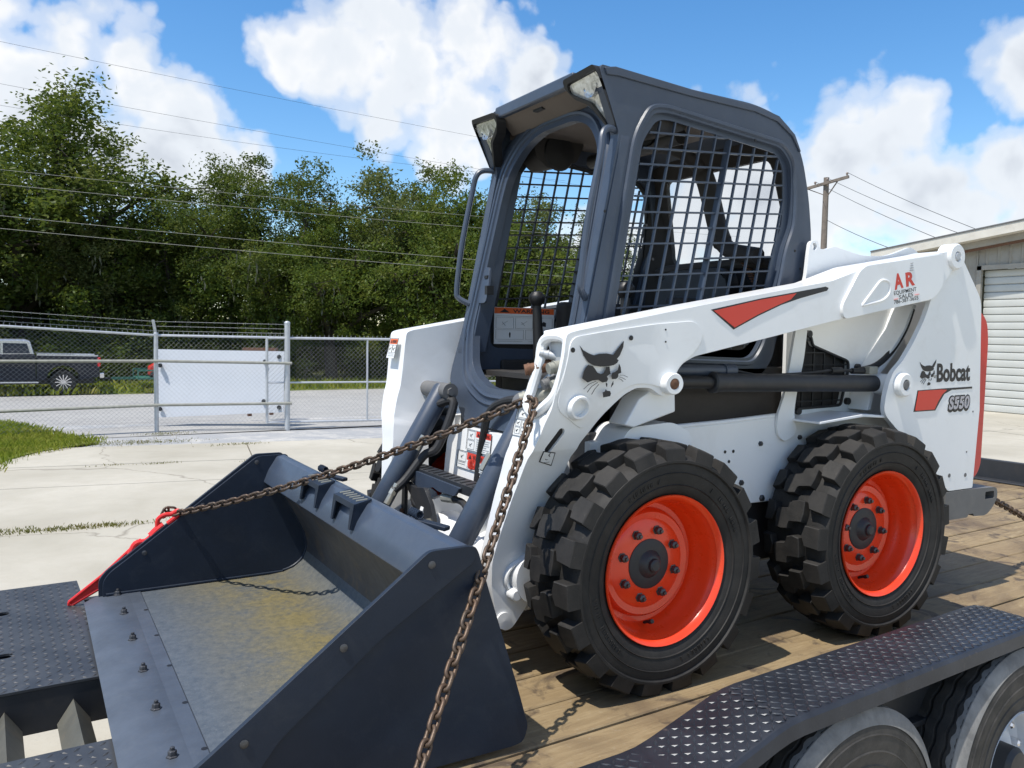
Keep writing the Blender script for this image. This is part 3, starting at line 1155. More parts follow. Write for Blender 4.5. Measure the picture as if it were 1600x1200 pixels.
L_END = L1
pole('post', P1, 0.98, 0.038, fence)
pole('post', P2, 1.22, 0.052, fence)
LM = P1 + (L0 - P1) * 1.32
zl = lambda t: zt1 + (zt0 - zt1) * t
pole('post', LM, zl(1.32), 0.038, fence)
pole('post', L1, zl(2.6), 0.038, fence)
m = MB(); m.bar((P1[0], P1[1], 0.98), (P1[0] - .05, P1[1] - 0.04, 1.24), 0.045, 0.03); m.build('barb_arm', GALV, fence)
m = MB(); m.bar((LM[0], LM[1], zl(1.32)), (LM[0] - .05, LM[1] - 0.04, zl(1.32) + .27), 0.045, 0.03); m.build('barb_arm', GALV, fence)
m = MB(); m.tube([seg_point(P1, L0, 2.6, zl(2.6)), seg_point(P1, L0, 0, zt1)], 0.022, 8); m.build('top_rail', GALV, fence)
m = MB(); m.tube([(P1[0], P1[1], zt1), (P2[0], P2[1], zt2)], 0.022, 8); m.build('top_rail', GALV, fence)
for z1_, z2_ in ((0.50, 0.47), (-0.30, -0.29)):
    m = MB()
    pr = seg_point(P1, P2, 1.03, z2_)
    m.tube([seg_point(P1, L0, 2.6, z1_ + (0.02 if z1_ > 0 else -0.06)), (P1[0], P1[1] - 0.05, z1_), (pr[0], pr[1] - 0.07, pr[2])], 0.026, 8)
    m.build('roller_rail', GALV_DULL, fence)
m = MB(); chainlink(m, P1, L1, gz(13) + .02, gz(12) + .02, zt1, zl(2.6)); tag(m.build('mesh', WIRE, fence, smooth=0), kind='stuff')
m = MB(); chainlink(m, P1, P2, gz(13) + .02, gz(13) + .02, zt1, zt2); tag(m.build('mesh', WIRE, fence, smooth=0), kind='stuff')
m = MB(); spikes(m, P1, L1, zt1, zl(2.6)); spikes(m, P1, P2, zt1, zt2); tag(m.build('wire_ends', WIRE, fence, smooth=0), kind='stuff')
for k, dz in enumerate((0.08, 0.165, 0.25)):
    m = MB()
    a = seg_point(P1, L0, 2.6, zl(2.6) + dz); c_ = (P1[0] - .02 - .01 * k, P1[1] - .01 * k, zt1 + dz); e = (P2[0], P2[1], zt2 + dz)
    m.tube([a, c_, e], 0.0035, 4)
    for S, E_ in ((a, c_), (c_, e)):
        L = (Vector(E_) - Vector(S)).length
        for j in range(int(L / 0.13)):
            p = Vector(S).lerp(Vector(E_), (j + .5) / int(L / 0.13))
            m.box(p, (0.006, 0.006, 0.035)); m.box(p, (0.022, 0.006, 0.006))
    m.build('barbed_wire', WIRE, fence)

gate = thing('sliding_gate', (1.75, 13.10, GZ), 'galvanised chain-link sliding gate frame right of the tall fence post', 'gate')
GA = np.array([1.72, 13.10]); GB = np.array([8.9, 12.00])
gt = lambda s: 0.95 - 0.0 * s
for a, b, r in (((GA, 0.0, -0.655), (GB, 0, -0.665), .022), ((GA, 0, 0.945), (GB, 0, 0.945), .024), ((GA, 0, 0.10), (GB, 0, 0.10), .017)):
    m = MB(); m.tube([(a[0][0], a[0][1], a[2]), (b[0][0], b[0][1], b[2])], r, 8); m.build('rail', GALV, gate)
for t in (0.0, 0.262, 0.55, 0.8, 1.0):
    p = GA + (GB - GA) * t
    m = MB(); m.tube([(p[0], p[1], -0.67), (p[0], p[1], 0.96)], 0.026 if t == 0 else 0.020, 8); m.build('upright', GALV, gate)
m = MB(); chainlink(m, GA, GB, -0.70, -0.70, 0.945, 0.945); tag(m.build('mesh', WIRE, gate, smooth=0), kind='stuff')
m = MB(); spikes(m, GA, GB, 0.945, 0.945); tag(m.build('wire_ends', WIRE, gate, smooth=0), kind='stuff')

pl = thing('white_panel', tuple(at_depth(340, 650, 16.2)), 'plain white sheet panel behind the chain-link fence with dark round rollers', 'panel')
TL = Vector(at_depth(240, 545.5, 16.2)); TR = Vector(at_depth(444, 549, 16.1)); BR = Vector(at_depth(443, 644, 16.1)); BL = Vector(at_depth(241, 652.5, 16.2))
nrm_ = (TR - TL).cross(BL - TL).normalized()
m = MB(); q = [TL, TR, BR, BL]; q2 = [p + nrm_ * 0.03 for p in q]
m.add(q + q2, [(0, 1, 2, 3), (7, 6, 5, 4), (0, 4, 5, 1), (1, 5, 6, 2), (2, 6, 7, 3), (3, 7, 4, 0)])
m.build('sheet', PANEL, pl, smooth=0)
for px, py in ((414, 565), (412, 627), (436, 557.5), (436, 636.5), (250, 639), (250, 571)):
    m = MB(); c = Vector(at_depth(px, py, 16.08)); dirn = (Vector(CAM_LOC) - c).normalized()
    m.cyl(c - dirn * .1, c, 0.042, 14); m.cyl(c, c + dirn * .03, 0.018, 8)
    m.build('roller', STEEL_DK, pl)
beam = thing('rusty_beam', tuple(at_depth(405, 546, 17.5)), 'short rusty beam lying behind the top right of the white panel', 'beam')
m = MB(); m.bar(at_depth(381, 546.5, 17.5), at_depth(432, 547, 17.5), .2, .09); m.bar(at_depth(390, 552, 17.5), at_depth(390, 650, 17.6), .08, .08); m.bar(at_depth(424, 552, 17.5), at_depth(424, 648, 17.6), .08, .08)
m.build('bar', RUST, beam)

# ------------------------------------------------------------------ pickup truck and small trailer on the road
W0 = at_depth(99, 597, 30.0)
TG = W0[2] - 0.43
TX, TY = W0[0], W0[1]


def tw(x, y, z):
    return (TX + x, TY + y, TG + z)


truck = thing('pickup_truck', tw(-1.8, 0.9, 0), 'dark blue-grey crew cab pickup truck parked behind the fence', 'pickup truck')


def tp(pts, y0, y1, holes=()):
    return MB().plate(pts, y0, y1, holes, lambda u, v, a: tw(u, a, v))


def arch(cx, r):
    return [(cx + r * math.cos(t), 0.50 + r * math.sin(t) * 0.98) for t in np.linspace(0, math.pi, 11)]


bed = [(1.16, 0.62), (1.20, 1.0), (1.18, 1.36), (-.84, 1.40), (-.84, 0.50)] + [p for p in reversed(arch(0, .54))]
tp(bed, -0.08, 1.86).build('bed', TRUCK, truck, 0.03)
CB = .43


def sh(pts):
    return [(x + CB, z) for x, z in pts]


cabp = [(-1.29, 0.50), (-1.29, 1.40), (-3.42, 1.38), (-3.55, 1.36), (-3.55, 0.50)]
tp(sh(cabp), -0.08, 1.86).build('cab_body', TRUCK, truck, 0.03)
hood = [(-3.57, 0.50), (-3.57, 1.35), (-4.60, 1.27), (-4.72, 1.15), (-4.75, 0.60), (-4.62, 0.50)] 
hood = [(-3.10 - 0.47, 0.50), (-3.57, 1.35), (-4.70, 1.27), (-4.84, 1.15), (-4.86, 0.60), (-4.78, 0.50)] + [p for p in arch(-3.75 - .45, .52)][0:0]
tp(sh(hood), -0.08, 1.86).build('hood', TRUCK, truck, 0.05)
green = [(-1.32, 1.41), (-1.44, 1.90), (-1.62, 1.97), (-2.75, 1.97), (-2.95, 1.93), (-3.52, 1.38)]
tp(sh(green), 0.02, 1.76).build('cab_roof', SILVER, truck, 0.05)
win = [(-1.46, 1.47), (-1.55, 1.82), (-2.28, 1.84), (-2.28, 1.47)]
tp(sh(win), -0.006, 0.02).build('window', DARKGLASS, truck)
win2 = [(-2.36, 1.47), (-2.36, 1.84), (-2.82, 1.84), (-3.30, 1.47)]
tp(sh(win2), -0.006, 0.02).build('window', DARKGLASS, truck)
m = MB(); m.bar(tw(1.14, -.03, 1.385), tw(-.82, -.03, 1.425), .10, .05); m.bar(tw(1.14, 1.8, 1.385), tw(-.82, 1.8, 1.425), .10, .05)
m.box(tw(.16, .89, 1.36), (1.9, 1.75, .03)); m.build('bed_cover', SILVER, truck)
m = MB(); m.bar(tw(-.78, -.16, .44), tw(-2.95, -.16, .46), .16, .05); m.build('side_step', SILVER, truck, 0.01)
m = MB(); m.box(tw(1.17, -.02, 1.16), (.10, .16, .34)); m.build('tail_lamp', TAIL, truck, 0.02)
m = MB(); m.box(tw(1.17, 1.80, 1.16), (.10, .16, .34)); m.build('tail_lamp', TAIL, truck, 0.02)
m = MB(); m.box(tw(1.26, .89, .66), (.16, 1.9, .20)); m.build('rear_bumper', CHROME, truck, 0.03)
m = MB(); m.box(tw(1.42, .89, .50), (.35, .08, .08)); m.build('tow_hitch', STEEL_DK, truck, 0.01)
m = MB(); m.box(tw(-1.8, .89, .46), (5.6, 1.2, .22)); m.build('underbody', BLACK, truck)


def road_wheel(cx, y, s):
    m = MB(); m.lathe([(.27, -.12), (.40, -.125), (.43, -.09), (.43, .09), (.40, .125), (.27, .12)], 28, 'y', tw(cx, y, .43))
    o = m.build('wheel', TYRE, truck)
    m = MB(); m.lathe([(.29, -.11), (.275, -.10), (.265, -.04)] if s < 0 else [(.29, .11), (.275, .10), (.265, .04)], 28, 'y', tw(cx, y, .43))
    dk = MB(); dk.lathe([(.27, s * .035), (0, s * .03)], 28, 'y', tw(cx, y, .43)); link('brake_disc', dk.mesh('brake_disc'), BLACK, o).location = (0, 0, 0)
    for k in range(12):
        t = 2 * math.pi * k / 12
        m.bar(tw(cx + .05 * math.cos(t), y + s * .09, .43 + .05 * math.sin(t)), tw(cx + .27 * math.cos(t), y + s * .10, .43 + .27 * math.sin(t)), .035, .03, (0, 1, 0))
    m.cyl(tw(cx, y + s * .06, .43), tw(cx, y + s * .11, .43), .06, 14)
    link('rim', m.mesh('rim'), CHROME, o).location = (0, 0, 0)


for cx in (0, -3.70):
    road_wheel(cx, 0.06, -1); road_wheel(cx, 1.72, 1)

cart = thing('utility_trailer', tw(3.2, .9, 0), 'small green utility trailer hitched behind the pickup truck', 'trailer')
m = MB()
m.bar(tw(1.65, .89, .50), tw(2.5, .89, .50), .08, .10)
for yy in (.1, 1.7):
    for zz in (.52, .82): m.bar(tw(2.5, yy, zz), tw(5.4, yy, zz), .06, .06)
    for xx in (2.5, 3.4, 4.3, 5.3): m.bar(tw(xx, yy, .5), tw(xx, yy, .84), .05, .05)
m.box(tw(3.95, .9, .50), (2.9, 1.6, .05)); m.build('frame', GREENMETAL, cart)
for yy in (-.05, 1.85):
    m = MB(); m.lathe([(.15, -.08), (.30, -.085), (.32, -.05), (.32, .05), (.30, .085), (.15, .08)], 22, 'y', tw(4.0, yy, .32)); m.cyl(tw(4.0, yy - .07, .32), tw(4.0, yy + .07, .32), .16, 14); m.build('wheel', TYRE, cart)
mow = thing('red_mower', tw(3.4, .8, .53), 'small red machine with black wheels riding on the green utility trailer', 'mower')
m = MB(); m.plate(fillet([(2.95, .60), (2.95, .95), (3.2, 1.10), (3.55, 1.02), (3.75, .80), (3.75, .60)], .06), .25, 1.05, (), lambda u, v, a: tw(u, a, v)); m.build('body', RED, mow, 0.02)
for xx in (3.05, 3.65):
    for yy in (.20, 1.08):
        m = MB(); m.lathe([(.03, -.05), (.10, -.05), (.12, -.03), (.12, .03), (.10, .05), (.03, .05)], 16, 'y', tw(xx, yy, .655)); m.build('wheel', TYRE, mow)

# ------------------------------------------------------------------ metal building on the right
BX = 19.6
shed = thing('metal_building', (BX, 6, GZ), 'beige metal building with a low gable and roll-up door on the right', 'building')


def rake(y):      # height of the roof edge above the gable wall
    return 3.56 + (13.2 - y) * 0.107 if y > 1 else 3.56 + 12.2 * 0.107 - (1 - y) * 0.107


DY0, DY1, DZ = 9.99, 5.3, 2.97
# corrugated gable wall, with the door opening left free
def siding(y0, y1, z0, ztop):
    m = MB()
    y = y0; k = 0
    prof = []
    while y > y1 + 1e-6:
        for dy, dx in ((0, 0), (.17, 0), (.20, -.03), (.235, -.03), (.265, 0)):
            yy = y - dy
            if yy >= y1: prof.append((yy, dx))
        y -= .30
    prof.append((y1, 0))
    vs, fs = [], []
    for yy, dx in prof:
        vs.append((BX + dx, yy, z0)); vs.append((BX + dx, yy, ztop(yy)))
    for i in range(len(prof) - 1):
        fs.append((2 * i, 2 * i + 2, 2 * i + 3, 2 * i + 1))
    m.add(vs, fs)
    return m


siding(12.45, DY0 + .12, GZ, lambda y: rake(y) - .12).build('siding', SIDING, shed, smooth=0)
siding(DY0 + .12, DY1 - .12, DZ + .10, lambda y: rake(y) - .12).build('siding', SIDING, shed, smooth=0)
siding(DY1 - .12, -11.2, GZ, lambda y: rake(y) - .12).build('siding', SIDING, shed, smooth=0)
m = MB(); m.box((BX + 10, 12.45, GZ + 2.1), (20, .06, 4.2)); m.build('side_wall', SIDING, shed, smooth=0)
m = MB(); m.box((BX + 10, -11.2, GZ + 2.1), (20, .06, 4.2)); m.build('side_wall', SIDING, shed, smooth=0)
for a, b in (((DY0 + .06, GZ), (DY0 + .06, DZ + .1)), ((DY1 - .06, GZ), (DY1 - .06, DZ + .1)), ((DY0 + .12, DZ + .05), (DY1 - .12, DZ + .05))):
    m = MB(); m.bar((BX - .03, a[0], a[1]), (BX - .03, b[0], b[1]), .12, .09, (1, 0, 0)); m.build('door_jamb', SIDING, shed)
door = part_empty('roll_up_door', shed, (BX + .12, (DY0 + DY1) / 2, GZ))
nsl = 19; hs_ = (DZ - GZ) / nsl
sl = MB(); yA, yB = DY0, DY1
sl.add([(BX + .12 + dx, y, dz) for y in (yA, yB) for dx, dz in ((0.02, 0), (-.012, .02), (-.022, hs_ * .5), (-.012, hs_ - .025), (.02, hs_ - .004))],
       [(i, i + 1, i + 6, i + 5) for i in range(4)])
slm = sl.mesh('slat', 25); slm.materials.append(DOORM)
for k in range(nsl):
    o = link('slat', slm, None, door); o.location.z += GZ + k * hs_
m = MB(); m.add([(BX + .16, yA, GZ), (BX + .16, yB, GZ), (BX + .16, yB, DZ), (BX + .16, yA, DZ)], [(0, 1, 2, 3)]); m.build('door_backing', STEEL_DK, door, smooth=0)
# roof sheets, rake trim in two steps, hanging gutter edge
for (y0, y1) in ((12.95, 1.0), (1.0, -11.8)):
    m = MB(); z0, z1 = rake(y0) + .04, rake(y1) + .04
    n = 40
    for k in range(int(abs(y1 - y0) / .6)):
        pass
    m.add([(BX - .62, y0, z0), (BX + 22, y0, z0), (BX + 22, y1, z1), (BX - .62, y1, z1), (BX - .62, y0, z0 + .035), (BX + 22, y0, z0 + .035), (BX + 22, y1, z1 + .035), (BX - .62, y1, z1 + .035)],
          [(0, 1, 2, 3), (4, 7, 6, 5), (0, 4, 5, 1), (1, 5, 6, 2), (2, 6, 7, 3), (3, 7, 4, 0)])
    m.build('roof', BUMPER, shed, smooth=0)
    for nm, dx, dz0, dz1, mt in (('rake_trim', -.60, -.20, .035, TRIMW), ('soffit_trim', -.30, -.37, -.205, SIDING), ('stained_edge', -.27, -.44, -.375, RUST)):
        m = MB()
        t = .03
        m.add([(BX + dx, y0, rake(y0) + dz0), (BX + dx + t, y0, rake(y0) + dz0), (BX + dx + t, y0, rake(y0) + dz1), (BX + dx, y0, rake(y0) + dz1),
               (BX + dx, y1, rake(y1) + dz0), (BX + dx + t, y1, rake(y1) + dz0), (BX + dx + t, y1, rake(y1) + dz1), (BX + dx, y1, rake(y1) + dz1)],
              [(0, 1, 2, 3), (7, 6, 5, 4), (0, 4, 5, 1), (1, 5, 6, 2), (2, 6, 7, 3), (3, 7, 4, 0)])
        m.build(nm, mt, shed, smooth=0)
    m = MB()
    m.add([(BX - .57, y0, rake(y0) - .20), (BX, y0, rake(y0) - .20), (BX, y1, rake(y1) - .20), (BX - .57, y1, rake(y1) - .20)], [(0, 1, 2, 3)])
    m.build('soffit', TRIMW, shed, smooth=0)

# ------------------------------------------------------------------ utility pole and overhead wires
UP = at_depth(1285, 420, 40)
pole_t = thing('utility_pole', (UP[0], UP[1], gz(UP[1])), 'brown wooden utility pole with crossarm right of the cab', 'utility pole')
topz = at_depth(1287, 279, 40)[2]
m = MB(); m.tube([(UP[0], UP[1], gz(UP[1])), (UP[0] + .05, UP[1], topz)], [.19, .13], 10); m.build('pole', POLEWOOD, pole_t)
ca = Vector(at_depth(1246, 299, 41)); cb = Vector(at_depth(1326, 276, 38.5))
m = MB(); m.bar(ca, cb, .10, .13); m.build('crossarm', POLEWOOD, pole_t)
mid_ = Vector((UP[0] + .03, UP[1], at_depth(1287, 300, 40)[2]))
for e_ in (ca.lerp(cb, .22), ca.lerp(cb, .80)):
    m = MB(); m.bar(e_ + Vector((0, 0, -.05)), mid_ + Vector((0, -.1, -.25)), .04, .04); m.build('brace', POLEWOOD, pole_t)
for t in (.03, .36, .60, .97):
    p = ca.lerp(cb, t); m = MB(); m.lathe([(.03, .05), (.03, .12), (.06, .14), (.06, .19), (.04, .22), (.0, .23)], 10, 'z', p); m.build('insulator', CERAMIC, pole_t)


def overhead(pA, pB, label, r=0.012, sag=0.25, n=14):
    A = Vector(pA); B = Vector(pB)
    P = []
    for i in range(n + 1):
        t = i / n; p = A.lerp(B, t); p.z -= sag * 4 * t * (1 - t); P.append(p)
    m = MB(); m.tube(P, r, 5)
    o = m.build('power_line', GALV_DULL if 'pale' in label else STEEL_DK, None)
    return tag(o, label, 'power line', 'overhead wires above the road')


def wire_px(a, b, y, label, r=.008):
    A = on(*a, 1, y); B = on(*b, 1, y)
    d = B - A
    overhead(A - d * .45, B + d * .9, label, r * .55, sag=0.2)


wire_px((0, 58), (740, 205), 26.0, 'highest overhead wire, crossing the clouds above the trees')
wire_px((0, 124), (650, 240), 26.3, 'second highest overhead wire, crossing the gap between tree tops')
wire_px((180, 187), (600, 244), 26.6, 'thin overhead wire just below the second highest wire')
wire_px((0, 258), (745, 330), 25.2, 'pale overhead wire crossing the upper half of the tree crowns', .011)
wire_px((0, 281), (745, 348), 25.4, 'pale overhead wire just under the one in the upper crowns', .013)
wire_px((0, 330), (745, 398), 24.8, 'lower pale overhead wire across the middle of the trees', .013)
wire_px((0, 350), (745, 414), 25.0, 'lowest pale overhead wire across the trees', .014)
for (t, q, lab) in ((.97, (1600, 372), 'wire from the near end of the pole crossarm towards the building'), (.60, (1560, 372), 'wire from the middle of the pole crossarm towards the building'), (.36, (1520, 380), 'wire from beside the pole top towards the building')):
    a = ca.lerp(cb, t) + Vector((0, 0, .22)); b = Vector(at_depth(*q, 26))
    overhead(a, b + (b - a) * .6, lab, .010, .3)
a = Vector((UP[0], UP[1] - .15, at_depth(1285, 345, 40)[2])); b = Vector(at_depth(1440, 392, 30)); overhead(a, b + (b - a) * .7, 'low service wire sagging from the pole behind the building roof', .012, .3)

# =================================================================== THE TRAILER
TH = math.radians(2.2)
trailer = thing('flatbed_trailer', (0, 0, 0), 'black equipment trailer with wooden deck and diamond plate fenders', 'trailer', rotz=TH)

PY0 = -1.014
for k in range(11):
    y0 = PY0 + .19 * k + .004; y1 = PY0 + .19 * (k + 1) - .004
    m = MB()
    xs = [-1.93, -0.4, 1.2, 2.8, 4.28]
    dz = random.uniform(-.003, .0)
    vs, fs = [], []
    for x in xs:
        z = dz + random.uniform(-.0015, .0015)
        vs += [(x, y0, z - .045), (x, y0, z - .004), (x, y0 + .004, z), (x, y1 - .004, z), (x, y1, z - .004), (x, y1, z - .045)]
    for i in range(len(xs) - 1):
        for j in range(6):
            j2 = (j + 1) % 6
            fs.append((i * 6 + j, i * 6 + j2, (i + 1) * 6 + j2, (i + 1) * 6 + j))
    fs += [tuple(range(6)), tuple(24 + j for j in range(6))]
    m.add(vs, fs); m.build('plank', WOOD, trailer, smooth=0)

m = MB()
for x in np.arange(-1.8, 4.3, .4):
    m.box((x, 0.03, -.10), (.06, 2.1, .10))
m.build('cross_member', STEEL_DK, trailer, smooth=0)
for y in (-1.03, 1.10):
    m = MB(); m.box((1.18, y, -.09), (6.3, .03, .17)); m.box((1.18, y, -.165), (6.3, .09, .02)); m.build('side_rail', STEEL_DK, trailer, 0.004)
m = MB()
for y in (-.5, .5): m.box((1.25, y, -.28), (6.2, .12, .26))
m.build('main_beam', STEEL_DK, trailer)
# raised bulkhead rail at the front end of the deck
m = MB(); m.box((4.36, .03, .08), (.05, 2.25, .16)); m.box((4.32, .03, .008), (.16, 2.25, .016)); m.build('bulkhead_rail', STEEL_DK, trailer, 0.006)
m = MB()
m.box((5.35, -.30, .18), (.9, .30, .022)); m.box((5.35, -.30, .08), (.9, .018, .18)); m.box((5.35, -.30, -.02), (.9, .30, .022)); m.box((5.2, .0, -.1), (1.6, 1.2, .06))
m.build('tongue_beam', STEEL_DK, trailer)

# near fender of diamond plate: a long drive-over hump
FY0, FY1 = -.975, -1.205
fpath = [(-1.55, .006), (-.86, .008), (-.545, .100), (.76, .122), (1.25, -.05), (1.9, -.30)]


def fender(y0, y1, sgn):
    e = part_empty('fender', trailer, (0, 0, 0))
    P = []
    for i, (x, z) in enumerate(fpath):
        P.append((x, z))
    pf = []
    for i in range(len(P)):        # soften the bends
        if 0 < i < len(P) - 1:
            a, p, b = Vector(P[i - 1]), Vector(P[i]), Vector(P[i + 1])
            s = p + (a - p).normalized() * .05; t = p + (b - p).normalized() * .05
            pf += [tuple(s), tuple((s + t + 2 * p) / 4), tuple(t)]
        else:
            pf.append(P[i])
    m = MB()
    yo = y1 + sgn * .0
    sec = [(y0, 0), (y1 - sgn * .02 * -1 * -1, 0), (y1 + sgn * .012 * 0, -.004), (y1 + sgn * .014, -.014), (y1 + sgn * .018, -.055), (y1 + sgn * .012, -.055), (y1 + sgn * .006, -.016), (y1 - sgn * .02, -.009), (y0, -.009)]
    sec = [(y0, 0), (y1 - sgn * .015, 0), (y1 - sgn * .003, -.003), (y1 + sgn * .005, -.012), (y1 + sgn * .010, -.050), (y1 + sgn * .003, -.050), (y1 - sgn * .004, -.015), (y1 - sgn * .016, -.008), (y0, -.008)]
    n = len(sec)
    vs = [(x, y, z + dz) for x, z in pf for y, dz in sec]
    fs = []
    for i in range(len(pf) - 1):
        for j in range(n):
            j2 = (j + 1) % n
            fs.append((i * n + j, i * n + j2, (i + 1) * n + j2, (i + 1) * n + j))
    fs += [tuple(range(n)), tuple((len(pf) - 1) * n + j for j in range(n))]
    m.add(vs, fs); m.build('plate', DIAMOND, e, smooth=30)
    m = MB(); m.plate([(fpath[1][0], -.06)] + [(x, z - .01) for x, z in fpath[1:5]] + [(1.25, -.06)], y0 + sgn * -.004, y0 + sgn * .004); m.build('inner_skirt', STEEL_DK, e)
    # raised lugs in the usual alternating pattern
    lug = MB()
    L = [0]
    for i in range(len(fpath) - 1):
        L.append(L[-1] + math.dist(fpath[i], fpath[i + 1]))
    step = .0235
    i = 0
    s = .55
    row = 0
    while s < L[-1] - .3:
        for seg in range(len(L) - 1):
            if L[seg] <= s < L[seg + 1]:
                t = (s - L[seg]) / (L[seg + 1] - L[seg])
                (xa, za), (xb, zb) = fpath[seg], fpath[seg + 1]
                x, z = xa + (xb - xa) * t, za + (zb - za) * t
                d = Vector((xb - xa, 0, zb - za)).normalized(); nn = Vector((-d.z, 0, d.x))
                if min(s - L[seg], L[seg + 1] - s) < .03 and 0 < seg: pass
                y = min(y0, y1) + .016 + (0 if row % 2 else step / 2 * 0)
                col = 0
                while y < max(y0, y1) - .014:
                    along = (row + col) % 2 == 0
                    w_ = Vector((0, 1, 0)); u = ((d + w_) if along else (d - w_)).normalized(); v = ((d - w_) if along else (d + w_)).normalized()
                    c = Vector((x, y, z + .0004))
                    a, b = .0140, .0040
                    lug.add([c - u * a, c + v * b, c + u * a, c - v * b, c + nn * .0021 - u * .0085, c + nn * .0021 + u * .0085],
                            [(0, 3, 4), (3, 2, 5), (3, 5, 4), (2, 1, 5), (1, 4, 5), (1, 0, 4)])
                    y += step; col += 1
                break
        s += step; row += 1
    tag(lug.build('tread_lugs', LUGM, e, smooth=0), kind='stuff')


fender(FY0, FY1, -1)
fender(1.12, 1.35, 1)

# tail platform: two wheel tracks of worn diamond plate with an open middle crossed by angle bars


def slot(cx, cy, L, w):
    return [(cx + L / 2 + w / 2 * math.cos(t), cy + w / 2 * math.sin(t)) for t in np.linspace(-math.pi / 2, math.pi / 2, 7)] + \
           [(cx - L / 2 + w / 2 * math.cos(t), cy + w / 2 * math.sin(t)) for t in np.linspace(math.pi / 2, 3 * math.pi / 2, 7)]


def track(y0, y1, holes):
    e = part_empty('tail_track', trailer, (0, 0, 0))
    x0, x1 = -3.6, -1.95
    m = MB(); m.plate([(x0, y0), (x1, y0), (x1, y1), (x0, y1)], -.008, 0, holes, lambda u, v, a: (u, v, a)); m.build('plate', DIAMOND_W, e, smooth=0)
    m = MB()
    for yy in (y0 + .012, y1 - .012):
        m.box(((x0 + x1) / 2, yy, -.075), (x1 - x0, .02, .13)); m.box(((x0 + x1) / 2, yy + (.03 if yy == y0 + .012 else -.03), -.135), (x1 - x0, .07, .014))
    m.box((x1 - .012, (y0 + y1) / 2, -.08), (.02, y1 - y0 - .06, .13))
    m.build('channel', STEEL_DK, e)
    m = MB(); m.box((-2.6, (y0 + y1) / 2, -.07), (1.1, y1 - y0 - .06, .01)); m.build('slot_shade_sheet', STEEL_DK, e)  # dark sheet added below the slots to stand in for the shade under the deck
    lug = MB(); st = .030
    ni, nj = int((x1 - x0) / st), int((y1 - y0) / st)
    for i in range(ni):
        for j in range(nj):
            x, y = x1 - .015 - i * st, y0 + .015 + j * st
            if x < -2.9 or any(inside(x, y, h) for h in holes): continue
            u = Vector((1, 1, 0)).normalized() if (i + j) % 2 else Vector((1, -1, 0)).normalized()
            v = Vector((-u.y, u.x, 0)); c = Vector((x, y, .0004))
            a, b = .013, .0045
            lug.add([c - u * a, c + v * b, c + u * a, c - v * b, c + Vector((0, 0, .0024))], [(0, 3, 4), (3, 2, 4), (2, 1, 4), (1, 0, 4)])
    tag(lug.build('tread_lugs', DIAMOND_W, e, smooth=0), kind='stuff')


track(.235, 1.36, [slot(-2.335, 1.03, .22, .045), slot(-2.375, .80, .22, .045), slot(-2.335, .56, .22, .045)])
track(-1.36, -.215, [slot(-2.39, -.48, .22, .05), slot(-2.39, -.75, .22, .05), slot(-2.39, -1.05, .22, .05)])
for x in (-2.055, -2.235, -2.42, -2.60, -2.78, -2.96):
    m = MB(); h = .045
    for s in (-1, 1):
        m.add([(x, -.21, -.055), (x, .235, -.055), (x + s * h, .235, -.125), (x + s * h, -.21, -.125), (x, -.21, -.061), (x, .235, -.061), (x + s * (h - .005), .235, -.128), (x + s * (h - .005), -.21, -.128)],
              [(0, 1, 2, 3), (7, 6, 5, 4), (0, 4, 5, 1), (2, 6, 7, 3), (0, 3, 7, 4), (1, 2, 6, 5)])
    m.build('angle_bar', paint('angle_bar_paint', (0.10, 0.10, 0.085), .6, var=.25, dirt=.4, dirt_col=(.22, .17, .11)) if 'angle_bar_paint' not in MATS else MATS['angle_bar_paint'], trailer, smooth=0)
m = MB(); m.box((-3.6, 0, -.1), (.08, 2.7, .14)); m.build('tail_beam', STEEL_DK, trailer)


